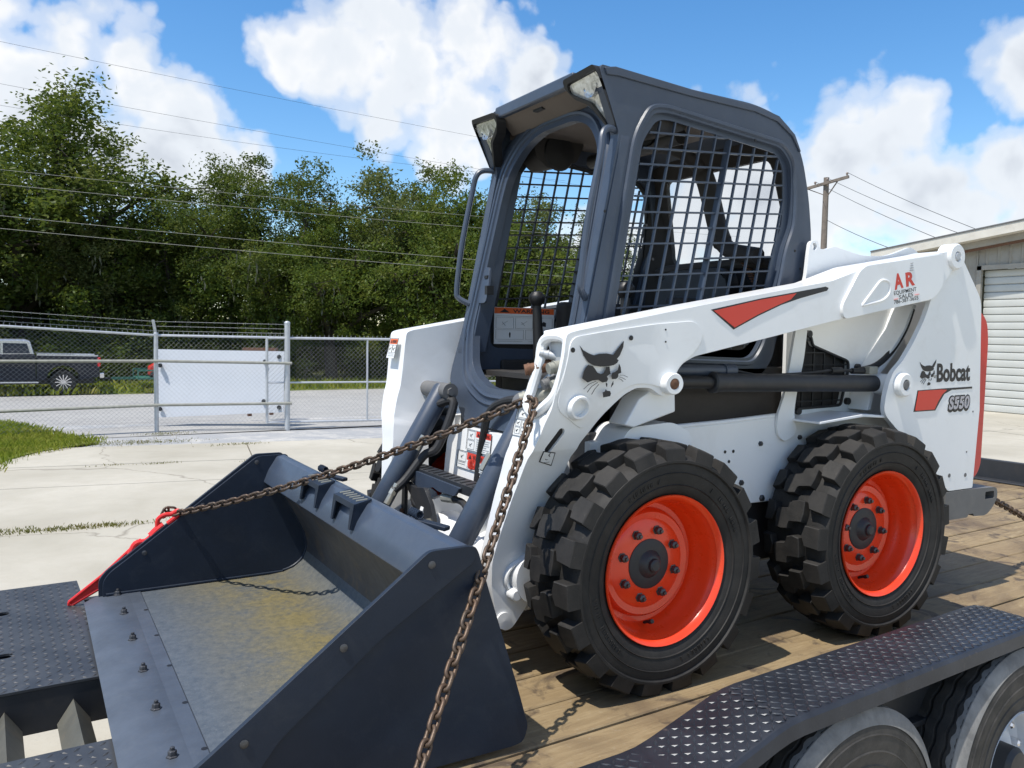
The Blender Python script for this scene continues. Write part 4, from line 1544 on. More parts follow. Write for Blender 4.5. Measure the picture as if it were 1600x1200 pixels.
# tandem wheels
def trailer_wheel(x, ysgn):
    yc = ysgn * 1.095
    e = part_empty('wheel', trailer, (x, yc, -.36))
    R = .405
    W = .112
    prof = [(.184, -W * .80), (.200, -W * .98), (.206, -W * 1.01), (.210, -W * .985), (.232, -W * .985), (.243, -W * 1.00), (.246, -W * 1.025), (.250, -W * 1.0), (.285, -W * 1.05), (.288, -W * 1.072), (.292, -W * 1.05), (.31, -W * 1.06), (.333, -W * 1.05), (.336, -W * 1.068), (.339, -W * 1.045), (.350, -W * 1.03), (.378, -W * .96), (.392, -W * .90), (R - .003, -W * .82)]
    grooves = [-.058, -.020, .020, .058]
    tp_ = []
    for g in grooves:
        tp_ += [(R, g - .0058), (R - .011, g - .0035), (R - .011, g + .0035), (R, g + .0058)]
    full = prof + [(R, -W * .80)] + tp_ + [(R, W * .80)] + [(r, -a) for r, a in reversed(prof)]
    m = MB(); n = 120
    # grooves weave a little, as on highway tyres
    vs, fs = [], []
    for r, a in full:
        wv = .0028 if r >= R - .0111 and abs(a) < .08 else 0
        for k in range(n):
            t = 2 * math.pi * k / n
            vs.append((x + r * math.cos(t), yc + a + wv * (1 if (k // 2) % 2 else -1), -.36 + r * math.sin(t)))
    for i in range(len(full) - 1):
        for k in range(n):
            k2 = (k + 1) % n
            fs.append((i * n + k, i * n + k2, (i + 1) * n + k2, (i + 1) * n + k))
    m.add(vs, fs); m.build('tyre', TYRE_TRAILER, e, smooth=30)
    # dust-grey shoulder rib with a scalloped inner edge
    m = MB(); n = 160; vs, fs = [], []
    s = ysgn
    for i, (r, a) in enumerate(((R + .0012, s * .074), (R - .0005, s * W * .82), (.3935, s * W * .905), (.3795, s * W * .968), (.362, s * W * 1.022))):
        for k in range(n):
            t = 2 * math.pi * k / n
            aa = a + (s * .004 * (1 if (k // 2) % 2 else -1) if i == 0 else 0)
            vs.append((x + r * math.cos(t), yc + aa + s * .0012, -.36 + r * math.sin(t)))
    for i in range(4):
        for k in range(n):
            k2 = (k + 1) % n
            fs.append((i * n + k, i * n + k2, (i + 1) * n + k2, (i + 1) * n + k))
    m.add(vs, fs); m.build('shoulder', TYRE_GREY, e, smooth=30)
    m = MB(); m.lathe([(.190, s * .100), (.186, s * .106), (.178, s * .098), (.172, s * .07), (.170, s * .02), (.15, s * .0), (.10, s * .035), (.0, s * .035)], 40, 'y', (x, yc, -.36)); m.build('rim', PANEL, e)
    m = MB(); m.lathe([(.062, s * .03), (.062, s * .09), (.05, s * .105), (0, s * .108)], 24, 'y', (x, yc, -.36)); m.build('hub_cap', STEEL_DK, e)
    nut = MB().lathe([(.013, 0), (.013, s * .03), (.008, s * .036), (0, s * .036)], 6, 'y').mesh('lug_nut', 30); nut.materials.append(CHROME)
    for k in range(8):
        t = 2 * math.pi * (k + .3) / 8
        o = link('lug_nut', nut, None, e); o.location = (.125 * math.cos(t), s * .018, .125 * math.sin(t))


for sg in (-1, 1):
    trailer_wheel(-.235, sg); trailer_wheel(.655, sg)
m = MB()
for x in (-.235, .655): m.tube([(x, -1.0, -.36), (x, 1.0, -.36)], .045, 10)
m.build('axle', STEEL_DK, trailer)
m = MB(); m.box((.21, -.99, -.16), (.42, .03, .26)); m.add([(.02, -1.0, -.02), (.40, -1.0, -.02), (.21, -1.0, -.34)] + [(.02, -1.03, -.02), (.40, -1.03, -.02), (.21, -1.03, -.20)], [(0, 1, 2), (5, 4, 3), (0, 3, 4, 1), (1, 4, 5, 2), (2, 5, 3, 0)])
m.build('fender_gusset', STEEL_DK, trailer)

# =================================================================== THE SKID STEER LOADER
loader = thing('skid_steer_loader', (0, 0, 0), 'white and orange skid steer loader with dark bucket chained on the trailer deck', 'skid steer loader')
AX, AZ, WY = .5135, .372, .652


def mir(pts):
    return [(x, -y, z) for x, y, z in pts]


def clip_line(poly, a, b, n=160):
    ts = [i / n for i in range(n + 1)]
    ins = [t for t in ts if inside(a[0] + (b[0] - a[0]) * t, a[1] + (b[1] - a[1]) * t, poly)]
    if len(ins) < 2: return None
    f = lambda t: (a[0] + (b[0] - a[0]) * t, a[1] + (b[1] - a[1]) * t)
    return f(min(ins)), f(max(ins))



# ---------------- wheels
def wheel_meshes():
    """near-side wheel about its own centre, outer side at -y"""
    ty = MB()
    prof = [(.222, -.098), (.236, -.108), (.243, -.114), (.255, -.119), (.290, -.127), (.314, -.129), (.326, -.127), (.330, -.134), (.337, -.134), (.341, -.127), (.347, -.118), (.352, -.10), (.354, 0), (.352, .10), (.341, .127), (.314, .129), (.255, .119), (.222, .098)]
    ty.lathe(prof, 72, 'y')
    # moulded ribs and small raised marks round the sidewall, too worn to read
    for rr_, yy_ in ((.262, -.1222), (.300, -.1290)):
        ty.lathe([(rr_ - .002, yy_ + .002), (rr_, yy_ - .0016), (rr_ + .002, yy_ + .001)], 72, 'y')
    for a0, n_ in ((.35, 13), (1.75, 10), (3.3, 14), (4.9, 9)):
        for k in range(n_):
            if random.random() < .12: continue
            t = a0 + k * .052
            h = random.choice((.011, .014, .014))
            for q in range(random.choice((1, 2, 2))):
                tt = t + q * .018
                ty.box((.281 * math.cos(tt), -.1262, .281 * math.sin(tt)), (h, .003, .0035), Matrix.Rotation(-tt, 3, 'Y'))
    tm = ty.mesh('tyre', 28); tm.materials.append(TYRE)
    tr = MB()
    NP = 19
    dp = 2 * math.pi / NP
    r0, r1 = .341, .388

    def block(poly, a_off, rb=r0, rt=r1, inset=.93, jit=0.0):
        cu = sum(p[0] for p in poly) / len(poly); cv = sum(p[1] for p in poly) / len(poly)
        n = len(poly)
        poly = [(a + random.uniform(-.02, .02), y + random.uniform(-.0018, .0018)) for a, y in poly]
        rt = rt - random.uniform(0, .003)
        vs = []
        for r, k in ((rb, .99), (rt - .003, inset + .02), (rt, inset - .03)):
            for a, y in poly:
                aa = (cu + (a - cu) * k) * dp + a_off; yy = cv + (y - cv) * k
                vs.append(((r) * math.cos(aa), yy, (r) * math.sin(aa)))
        fs = [tuple(2 * n + i for i in range(n))]
        for l in (0, 1):
            for i in range(n):
                j = (i + 1) % n
                fs.append((l * n + i, l * n + j, (l + 1) * n + j, (l + 1) * n + i))
        tr.add(vs, fs)

    def shoulder(sgn, a_off):
        # chunky edge lug reaching down over the sidewall
        w0, w1 = .30, .28
        y_in, y_out = .070 * sgn, (.131 if sgn < 0 else .120) * sgn
        a = [-w0, w0 * .6, w0, w0 * .35, -w1 * .9]
        top = [(-.29, y_in + sgn * .004), (.0, y_in - sgn * .006), (.28, y_in + sgn * .008), (.31, y_out - sgn * .003), (-.29, y_out - sgn * .003)]
        top = [(a_ + random.uniform(-.025, .025), y_ + random.uniform(-.002, .002)) for a_, y_ in top]
        dr = random.uniform(0, .003)
        vs = []
        for k, r in ((1.0, r1 - .003 - dr), (.93, r1 - dr)):
            ca_ = sum(p[0] for p in top) / 5; cy_ = sum(p[1] for p in top) / 5
            for q, y in top:
                aa = (ca_ + (q - ca_) * k) * dp + a_off
                rr = r - (.010 if abs(y) > .11 else 0) - (.006 if sgn > 0 else 0)
                vs.append((rr * math.cos(aa), cy_ + (y - cy_) * k, rr * math.sin(aa)))
        base = [(-.31, y_in + sgn * .002), (.0, y_in - sgn * .009), (.31, y_in + sgn * .005), (.34, y_out + sgn * .003), (-.32, y_out + sgn * .003)]
        for q, y in base:
            aa = q * dp + a_off
            rr = .332 if abs(y) > .11 else r0
            vs.append((rr * math.cos(aa), y, rr * math.sin(aa)))
        fs = [(5, 6, 7, 8, 9)]
        for i in range(5):
            j = (i + 1) % 5
            fs.append((i, j, 5 + j, 5 + i)); fs.append((10 + i, 10 + j, j, i))
        tr.add(vs, fs)

    for p in range(NP):
        a = p * dp
        shoulder(-1, a)
        shoulder(1, a + dp * .5)
        # one big centre block per pitch with a stepped, Z-shaped outline
        block([(-.45, -.056), (-.12, -.060), (.13, -.056), (.19, -.010), (.24, -.002), (.42, .002), (.46, .030), (.45, .056), (.12, .060), (-.13, .056), (-.19, .010), (-.24, .002), (-.42, -.002), (-.46, -.030)], a + dp * .5)
    trm = tr.mesh('tread', 20); trm.materials.append(TYRE)
    ri = MB()
    # flange, stepped well, drop centre, disc set deep in the wheel
    ri.lathe([(.214, -.100), (.222, -.112), (.229, -.116), (.231, -.112), (.229, -.106), (.218, -.098), (.212, -.084), (.206, -.072), (.205, -.050), (.197, -.030), (.190, -.014), (.187, .000), (.172, .003), (.168, -.010), (.160, -.018), (.140, -.014), (.128, -.020), (.072, -.024), (.070, .00)], 72, 'y')
    rm = ri.mesh('rim', 30); rm.materials.append(ORANGE)
    hu = MB()
    hu.lathe([(.078, -.016), (.078, -.026), (.072, -.029), (.044, -.030), (.040, -.034), (.032, -.044), (.026, -.048), (.022, -.049), (.020, -.058), (.014, -.062), (0, -.062)], 36, 'y')
    hm = hu.mesh('hub_cap', 30); hm.materials.append(STEEL_DK)
    nu = MB().lathe([(.0155, .002), (.0155, -.002), (.0125, -.003), (.0125, -.018), (.009, -.021), (.006, -.022), (.006, -.028), (0, -.028)], 6, 'y')
    nm = nu.mesh('lug_nut', 30); nm.materials.append(BOLT)
    va = MB(); va.tube([(0, 0, 0), (0, -.012, .006), (0, -.035, .014)], .005, 6); va.cyl((0, -.026, .010), (0, -.04, .016), .007, 8)
    vm = va.mesh('valve_stem'); vm.materials.append(BLACK)
    return tm, trm, rm, hm, nm, vm


WM = wheel_meshes()


def wheel(x, s, spin):
    e = part_empty('wheel', loader, (x, s * WY, AZ))
    if s > 0:
        e.rotation_euler = (0, 0, math.pi)
    tm, trm, rm, hm, nm, vm = WM
    for nme, me in (('tyre', tm), ('tread', trm), ('rim', rm), ('hub_cap', hm)):
        o = link(nme, me, None, e); o.location = (0, 0, 0)
        if nme == 'tread': o.rotation_euler = (0, spin, 0)
    for k in range(8):
        t = 2 * math.pi * (k + .5) / 8 + spin
        o = link('lug_nut', nm, None, e); o.location = (.107 * math.cos(t), -.021, .107 * math.sin(t))
    o = link('valve_stem', vm, None, e); o.location = (.186 * math.cos(-1.62), -.020, .186 * math.sin(-1.62))


wheel(-AX, -1, .10); wheel(AX, -1, .23); wheel(-AX, 1, .4); wheel(AX, 1, .05)

# ---------------- main frame
FR = part_empty('main_frame', loader)


def sub(mb, name, mat, parent, **k):
    return mb.build(name, mat, parent, **k)


def both(fn):
    """call with s=-1 (near) and s=+1 (far)"""
    fn(-1); fn(1)


def side_frame(s):
    # long lower side panel behind the wheels
    top = [(-.62, .735), (-.30, .752), (-.285, .762), (-.04, .770), (.235, .784), (.33, .780), (.54, .797), (.87, .772)]
    out = top + [(.95, .70), (1.10, .62), (1.22, .46), (.10, .472), (-.62, .472)]
    MB().plate(out, s * .470, s * .502).build('side_panel', WHITE, FR, 0.004)
    # bright folded lip along the top of the panel
    m = MB(); m.tube([(x, s * .492, z + .004) for x, z in top[1:5]], .010, 8); m.build('panel_lip', WHITE, FR)
    # strut rising to the loader arm
    st = fillet([(.306, 1.14), (.366, 1.14), (.352, 1.0), (.318, .874), (.306, .790), (.330, .720), (.262, .690), (.222, .720), (.217, .786), (.256, .875)], [.0, .0, .05, .05, .03, .05, .05, .05, .04, .05], 4)
    MB().plate(st, s * .503, s * .515).build('strut', WHITE, FR, 0.003)
    # shelf over the rear wheel
    m = MB(); m.plate([(.30, .777), (.54, .797), (.87, .772), (.87, .764), (.54, .786), (.30, .768)], s * .47, s * .64); m.build('wheel_shelf', WHITE, FR, 0.002)
    # tall inner upright plate with its grille opening and round hole
    up = fillet([(.306, .78), (.306, 1.14), (.40, 1.30), (.41, 1.395), (.418, 1.450), (.460, 1.455), (.470, 1.422), (.51, 1.424), (.555, 1.438), (.62, 1.428), (.72, 1.412), (.88, 1.42), (1.04, 1.47), (1.10, 1.44), (1.22, 1.30), (1.25, .60), (.87, .60), (.87, .765), (.54, .79)],
                [.0, .02, .03, .02, .02, .02, .02, .03, .03, .05, .05, .05, .05, .05, .05, .02, .02, .0, .0], 4)
    gr = fillet([(.405, 1.085), (.435, 1.09), (.45, 1.05), (.66, .990), (.665, .96), (.625, .815), (.36, .808), (.355, .83)], .012, 3)
    hole = [(.57 + .026 * math.cos(t), 1.195 + .037 * math.sin(t)) for t in np.linspace(0, 2 * math.pi, 18, endpoint=False)]
    ring = circle(.442, 1.430, .014, 14)
    MB().plate(up, s * .452, s * .468, (gr, hole, ring)).build('inner_upright', WHITE, FR, 0.003)
    # black grille screen behind the opening
    g = part_empty('grille', loader, (.5, s * .46, .95))
    m = MB()
    for z in np.arange(.835, 1.07, .047):
        cl = clip_line(gr, (.3, z), (.75, z))
        if cl: m.bar((cl[0][0], s * .466, z), (cl[1][0], s * .466, z), .006, .005)
    for x in np.arange(.40, .67, .060):
        cl = clip_line(gr, (x, .75), (x, 1.15))
        if cl: m.bar((x, s * .467, cl[0][1]), (x, s * .467, cl[1][1]), .006, .005)
    m.build('screen_wires', BLACK, g, smooth=0)
    m = MB(); gp = [(p[0], s * .470, p[1]) for p in gr]; m.tube(gp, .006, 6, closed=True); m.build('seal', BLACK, g)
    gc = Vector((.50, .94)); m = MB(); m.plate([tuple(gc + (Vector(p) - gc) * 1.06) for p in gr], s * .4445, s * .4505); m.build('backing', INTERIOR, g, smooth=0)
    for p in ((.42, 1.095), (.715, .965), (.375, .80), (.66, .83)):
        m = MB(); m.cyl((p[0], s * .462, p[1]), (p[0], s * .482, p[1]), .014, 10); m.build('clip', BLACK, g)
    # small holes and bolts on the side panel
    for p in ((1132, 706), (1145, 705), (1138, 721)):
        x, z = xz([p], -.5)[0]
        m = MB(); m.cyl((x, s * .5025, z), (x, s * .5035, z), .006, 10); m.build('bolt_hole', BLACK, FR)
    for p, r in (((1187, 693), .010), ((1248, 683), .010), ((1157, 754), .011), ((1189, 778), .013), ((1222, 741), .010), ((1222, 775), .012)):
        x, z = xz([p], -.5)[0]
        m = MB(); m.lathe([(r, s * .502), (r, s * .506), (r * .7, s * .511), (0, s * .512)], 6, 'y', (x, 0, z)); m.build('bolt', BOLT, FR)


both(side_frame)
# belly tub, rear body between the uprights, front panel
m = MB(); m.box((.05, 0, .36), (1.30, .90, .26)); m.build('belly_pan', STEEL_DK, FR, 0.02)
m = MB(); m.box((.02, 0, .62), (1.24, .92, .28)); m.build('lower_tub', STEEL_DK, FR, 0.01)
for s in (-1, 1):
    m = MB(); m.box((-.05, s * .40, .86), (.80, .06, .22)); m.build('cab_skirt', INTERIOR, FR, 0.008)
m = MB(); m.plate(fillet([(.52, .62), (.50, 1.34), (.56, 1.425), (.72, 1.405), (.95, 1.40), (1.22, 1.22), (1.25, .50), (.62, .45)], .05), -.44, .44); m.build('engine_cover', WHITE, FR, 0.02)
fp = fillet([(-.36, .16), (-.36, .66), (-.28, .715), (.28, .715), (.36, .66), (.36, .16)], .03)
m = MB(); m.plate([(y, z) for y, z in fp], -.70, -.40, (), lambda u, v, a: (a - (.10 * (.72 - v)), u, v)); m.build('front_panel', WHITE, FR, 0.012)
for s in (-1, 1):      # swept gussets joining the frame to the arm rest in front of the cab
    m = MB(); m.plate(fillet([(-.60, .47), (-.60, .70), (-.54, .79), (-.36, .80), (-.28, .76), (-.28, .50)], .03), s * .44, s * .60 if s < 0 else s * .60)
    m.build('arm_rest', WHITE, FR, 0.008)
m = MB(); m.plate([(-.54, .79), (-.37, .835), (-.375, .925), (-.42, .935), (-.52, .88), (-.575, .80)], -.62, -.53); m.build('arm_stop', WHITE, FR, 0.006)


# ---------------- rear uprights, outer plates
def rear_upright(s):
    e = part_empty('rear_upright', loader, (1.0, s * .65, .9))
    P = [(.732, .729), (.646, .794), (.650, .86), (.668, .915), (.690, .955), (.745, .997), (.808, 1.069), (.875, 1.165), (.918, 1.265), (.938, 1.345), (.955, 1.40), (.985, 1.447), (1.03, 1.462), (1.072, 1.447), (1.105, 1.41), (1.20, 1.305), (1.243, 1.255), (1.253, 1.22), (1.277, .791), (1.252, .462), (1.08, .462), (.98, .55), (.90, .64)]
    pr = fillet(P, [.02, .03, .02, .01, .01, .02, .03, .04, .03, .02, .02, .02, .02, .02, .02, .02, .02, .01, .0, .008, .01, .05, .05], 3)
    MB().plate(pr, s * .632, s * .652).build('outer_plate', WHITE, e, 0.004)
    # rear closing wall between the outer and inner plates
    m = MB(); m.plate([(1.10, 1.40), (1.24, 1.25), (1.268, .79), (1.245, .47), (1.225, .47), (1.248, .79), (1.222, 1.24), (1.09, 1.38)], s * .46, s * .632); m.build('rear_wall', WHITE, e, 0.003)
    # curved web between the plates, in front of the cylinder anchor
    web = [(.67, .80), (.70, .93), (.80, 1.03), (.88, 1.12), (.93, 1.22), (.955, 1.22), (.90, 1.10), (.82, 1.01), (.72, .92), (.69, .80)]
    m = MB(); m.plate(web, s * .468, s * .56); m.build('web', WHITE, e, 0.003)
    # pivot boss at the top and cylinder anchor boss lower down
    for (x, z, r, pin) in ((1.032, 1.412, .052, .017), (.738, .905, .046, .018)):
        m = MB(); m.lathe([(r, s * .62), (r, s * .672), (r - .006, s * .678), (pin + .004, s * .678), (pin + .002, s * .674)], 32, 'y', (x, 0, z)); m.build('pivot_boss', WHITE, e)
        m = MB(); m.lathe([(pin, s * .64), (pin, s * .676), (pin - .004, s * .679), (0, s * .679)], 20, 'y', (x, 0, z)); m.build('pin', GALV if z > 1 else BUMPER, e)
    m = MB(); m.lathe([(.040, s * .55), (.040, s * .64)], 24, 'y', (.720, 0, .905)); m.build('anchor_collar', WHITE, e)
    for p in ((1483, 743), (1508, 742)):
        x, z = xz([p], -.652)[0]
        m = MB(); m.cyl((x, s * .6505, z), (x, s * .6535, z), .0085, 12); m.build('bolt_hole', BUMPER, e)
    for p in ((1510, 706), (1520, 643), (1422, 602)):
        x, z = xz([p], -.652)[0]
        m = MB(); m.cyl((x, s * .6505, z), (x, s * .6535, z), .004, 8); m.build('bolt_hole', BUMPER, e)
    # bumper foot
    bp = fillet([(1.06, .458), (1.26, .458), (1.43, .452), (1.44, .41), (1.41, .37), (1.36, .335), (1.27, .340), (1.262, .352), (1.228, .352), (1.22, .340), (1.06, .340)], [.0, .0, .03, .02, .03, .03, .004, .004, .004, .004, 0], 4)
    MB().plate(bp, s * .55, s * .655, (fillet([(1.345, .405), (1.345, .437), (1.41, .437), (1.415, .405)], .006),)).build('bumper', BUMPER, e, 0.006)
    m = MB(); m.box((1.38, s * .58, .42), (.10, .05, .06)); m.build('tie_down_eye', BLACK, e)


both(rear_upright)
tg = part_empty('tailgate', loader, (1.32, 0, .8))
m = MB(); m.plate(fillet([(1.27, .48), (1.27, 1.21), (1.33, 1.20), (1.375, 1.16), (1.39, 1.08), (1.378, .55), (1.35, .50)], [.0, .01, .02, .04, .06, .05, .03], 4), -.61, .61); m.build('shell', RED, tg, 0.02)
m = MB(); m.box((1.35, 0, .40), (.12, 1.1, .10)); m.build('rear_bumper', BUMPER, tg, 0.01)
for yy in (-.45, .45):
    m = MB(); m.box((1.392, yy, 1.0), (.02, .10, .14)); m.build('rear_lamp', TAIL, tg, 0.006)
m = MB()
for z in np.arange(.62, .98, .035): m.box((1.388, 0, z), (.012, .60, .014))
m.build('louvre', BLACK, tg, smooth=0)


# ---------------- loader arms
ARM_FRONT = [(-.829, 1.079), (-.835, 1.027), (-.847, .935), (-.859, .86), (-.874, .822)]
ARM_REST = [(-.884, .784), (-.897, .734), (-.905, .690), (-.910, .644), (-.921, .583), (-.930, .521), (-.940, .459), (-.953, .378), (-.946, .293), (-.930, .210), (-.902, .152), (-.872, .156), (-.832, .203), (-.792, .252), (-.772, .40), (-.762, .56), (-.752, .69), (-.734, .752), (-.718, .776), (-.693, .811), (-.667, .842), (-.634, .872), (-.599, .899), (-.558, .918), (-.502, .917), (-.466, .893), (-.438, .888), (-.405, .905), (-.396, .935), (-.412, .962), (-.387, .992), (-.337, 1.015), (.02, 1.083), (.381, 1.153), (.886, 1.235), (.945, 1.28), (1.03, 1.37), (1.03, 1.44), (.96, 1.425), (.526, 1.352), (.305, 1.283), (-.30, 1.180), (-.80, 1.088)]
ARM_NOTCH = [(-.800, 1.075), (-.775, 1.03), (-.778, .95), (-.80, .872), (-.866, .846)]
ARM_LEAN_Z = [.30, .397, .459, .521, .584, .644, .709, .734, .785, .822, .86, .935, 1.0]
ARM_LEAN = [.21, .194, .179, .159, .137, .114, .084, .064, .044, .034, .024, .012, 0]


def lean_arm(o, s):
    """the lower ends of the arms bend in towards the bucket"""
    bm = bmesh.new(); bm.from_mesh(o.data)
    if o.name.split('.')[0] in ('outer_skin', 'box_section', 'doubler'):
        for zc in ARM_LEAN_Z[:-1]:
            bmesh.ops.bisect_plane(bm, geom=bm.verts[:] + bm.edges[:] + bm.faces[:], plane_co=(0, 0, zc), plane_no=(0, 0, 1))
    for v in bm.verts:
        if v.co.x < -.40:
            k = min(1.0, max(0.55, 0.55 + 0.45 * (abs(v.co.y) - .497) / .165))
            k *= min(1.0, (-.40 - v.co.x) / .12)
            v.co.y -= s * k * float(np.interp(v.co.z, ARM_LEAN_Z, ARM_LEAN))
    bm.to_mesh(o.data); bm.free(); o.data.update()


def slot_loop(cx, cz, dx, dz, w):
    a = Vector((cx - dx, cz - dz)); b = Vector((cx + dx, cz + dz))
    d = (b - a).normalized(); n = Vector((-d.y, d.x))
    out = []
    for t in np.linspace(-math.pi / 2, math.pi / 2, 7):
        out.append(tuple(b + d * w * math.cos(t) + n * w * math.sin(t)))
    for t in np.linspace(math.pi / 2, 3 * math.pi / 2, 7):
        out.append(tuple(a + d * w * math.cos(t) + n * w * math.sin(t)))
    return out


def arm(s):
    e = part_empty('loader_arm', loader, (0, s * .58, 1.1))
    out = fillet(ARM_FRONT + ARM_REST, .016, 3)
    holes = [slot_loop(-.828, .764, .016, .026, .012), circle(-.850, .321, .044, 24)]
    MB().plate(out, s * .648, s * .664, holes).build('outer_skin', WHITE, e, 0.010, seg=3)
    # box section behind the skin; the near arm is notched at the front for the hydraulic couplers
    MB().plate(fillet((ARM_FRONT if s > 0 else ARM_NOTCH) + ARM_REST, .016, 3), s * .497, s * .6478).build('box_section', WHITE, e, 0.014, seg=3)
    for hl, mt in zip(holes, (BLACK, BUMPER)):
        MB().plate(hl, s * .6502, s * .6525).build('hole_shade', mt, e, smooth=0)  # dark plates added to stand in for the shade inside the open holes
    # raised embossing near the front: doubler plate with the rounded rear edge
    db = fillet([(-.815, 1.070), (-.70, 1.088), (-.50, 1.115), (-.34, 1.128), (-.30, 1.085), (-.335, 1.03), (-.40, .985), (-.42, .955), (-.455, .915), (-.515, .93), (-.57, .93), (-.62, .91), (-.69, .86), (-.735, .79), (-.845, .86), (-.83, .98)], .03, 4)
    MB().plate(db, s * .664, s * .668).build('doubler', WHITE, e, 0.003)
    # raised cast end at the rear with its teardrop recess
    rc = fillet([(.362, 1.148), (.348, 1.195), (.440, 1.325), (.475, 1.345), (.945, 1.418), (.945, 1.29), (.885, 1.240)], [.03, .03, .03, .03, .03, .04, .03], 4)
    tear = fillet([(.455, 1.200), (.56, 1.300), (.61, 1.295), (.615, 1.25), (.575, 1.222)], [.01, .03, .02, .02, .03], 4)
    MB().plate(rc, s * .664, s * .676).build('rear_casting', WHITE, e, 0.006, seg=3)
    m = MB(); m.tube([(x, s * .676, z) for x, z in tear], .005, 8, closed=True); m.build('casting_rib', WHITE, e)
    # bosses
    x, z = -.772, .863
    m = MB(); m.lathe([(.040, s * .660), (.036, s * .684), (.033, s * .688), (.027, s * .688), (.025, s * .682), (.025, s * .60), (0, s * .60)], 36, 'y', (x, 0, z)); m.build('pin_sleeve', WHITE, e)
    m = MB(); m.lathe([(.034, s * .655), (.034, s * .690), (.031, s * .694), (.018, s * .694), (.017, s * .690)], 32, 'y', (-.438, 0, .930)); m.build('cylinder_boss', WHITE, e)
    m = MB(); m.lathe([(.017, s * .64), (.017, s * .692), (.012, s * .695), (0, s * .695)], 20, 'y', (-.438, 0, .930)); m.build('cylinder_pin', RUST, e)
    x, z = -.850, .321
    m = MB(); m.lathe([(.046, s * .52), (.046, s * .676), (.054, s * .679), (.058, s * .672), (.058, s * .660)], 40, 'y', (x, 0, z)); m.build('lower_pin_bore', WHITE, e)
    m = MB(); m.lathe([(.019, s * .66), (.019, s * .702), (.015, s * .706), (0, s * .706)], 20, 'y', (-.878, 0, .273)); m.build('pin_stop', WHITE, e)
    m = MB(); m.lathe([(.026, s * .66), (.026, s * .672), (.0, s * .674)], 20, 'y', (-.904, 0, .188)); m.build('plug', WHITE, e)
    for p, r in (((895, 547), .0075), ((986, 528), .0075), ((1040, 515), .003), ((1040, 534), .003)):
        px_, pz_ = xz([p], -.668)[0]
        m = MB(); m.cyl((px_, s * .6675, pz_), (px_, s * .6695, pz_), r, 12); m.build('bolt_hole', BLACK, e)
    # front guard: a bent bar with the coupler slot behind it
    y0, y1 = s * .522, s * .650
    gl = [(-.806, y1, 1.052), (-.822, y1, .98), (-.842, y1, .905), (-.862, s * .63, .868), (-.872, s * .585, .842), (-.868, s * .535, .866), (-.850, y0, .905), (-.828, y0, .99), (-.815, s * .515, 1.045), (-.812, s * .55, 1.070), (-.810, s * .62, 1.070)]
    if s < 0:
        m = MB(); m.tube(smooth_path(gl + [gl[0]], 4)[:-1], .0165, 10, closed=True); m.build('coupler_guard', WHITE, e)
    bpy.context.view_layer.update()
    for c in e.children:
        lean_arm(c, s)
    return e


ARM_N = arm(-1)
ARM_F = arm(1)
# hydraulic couplers inside the near guard
cp = part_empty('coupler_block', loader, (-.80, -.55, .95))
m = MB(); m.box((-.785, -.585, .965), (.03, .10, .19)); m.build('mount_plate', GALV, cp, 0.004)
for (a, b, r, mt) in (((-.79, -.535, .985), (-.865, -.495, .968), .019, RUST), ((-.79, -.56, 1.01), (-.83, -.525, 1.022), .013, GALV), ((-.79, -.525, .90), (-.872, -.480, .878), .022, GALV_DULL),
                      ((-.79, -.585, .985), (-.835, -.58, .975), .018, GALV_DULL), ((-.79, -.60, .94), (-.832, -.595, .928), .014, GALV_DULL), ((-.79, -.56, .94), (-.835, -.55, .925), .018, BUMPER), ((-.79, -.60, .905), (-.835, -.60, .895), .012, GALV)):
    m = MB(); A, B = Vector(a), Vector(b); d = (B - A)
    m.cyl(A, A + d * .55, r, 16); m.cyl(A + d * .5, A + d * .6, r * 1.15, 16); m.cyl(A + d * .6, B, r * .92, 16); m.cyl(A + d * .8, A + d * .88, r * 1.02, 16)
    m.build('coupler', mt, cp)

# cross tube between the arms, low at the front
ct = part_empty('cross_tube', loader, (-.80, 0, .33))
m = MB(); m.tube([(-.80, -.50, .32), (-.80, .50, .32)], .085, 28); m.build('tube', WHITE, ct)
for y in (-.17, .17, .44, -.44):
    m = MB(); m.plate(fillet([(-.93, .30), (-.90, .44), (-.80, .47), (-.71, .42), (-.72, .29), (-.80, .25)], .03), y - .012, y + .012); m.build('lug_plate', WHITE, ct, 0.004)


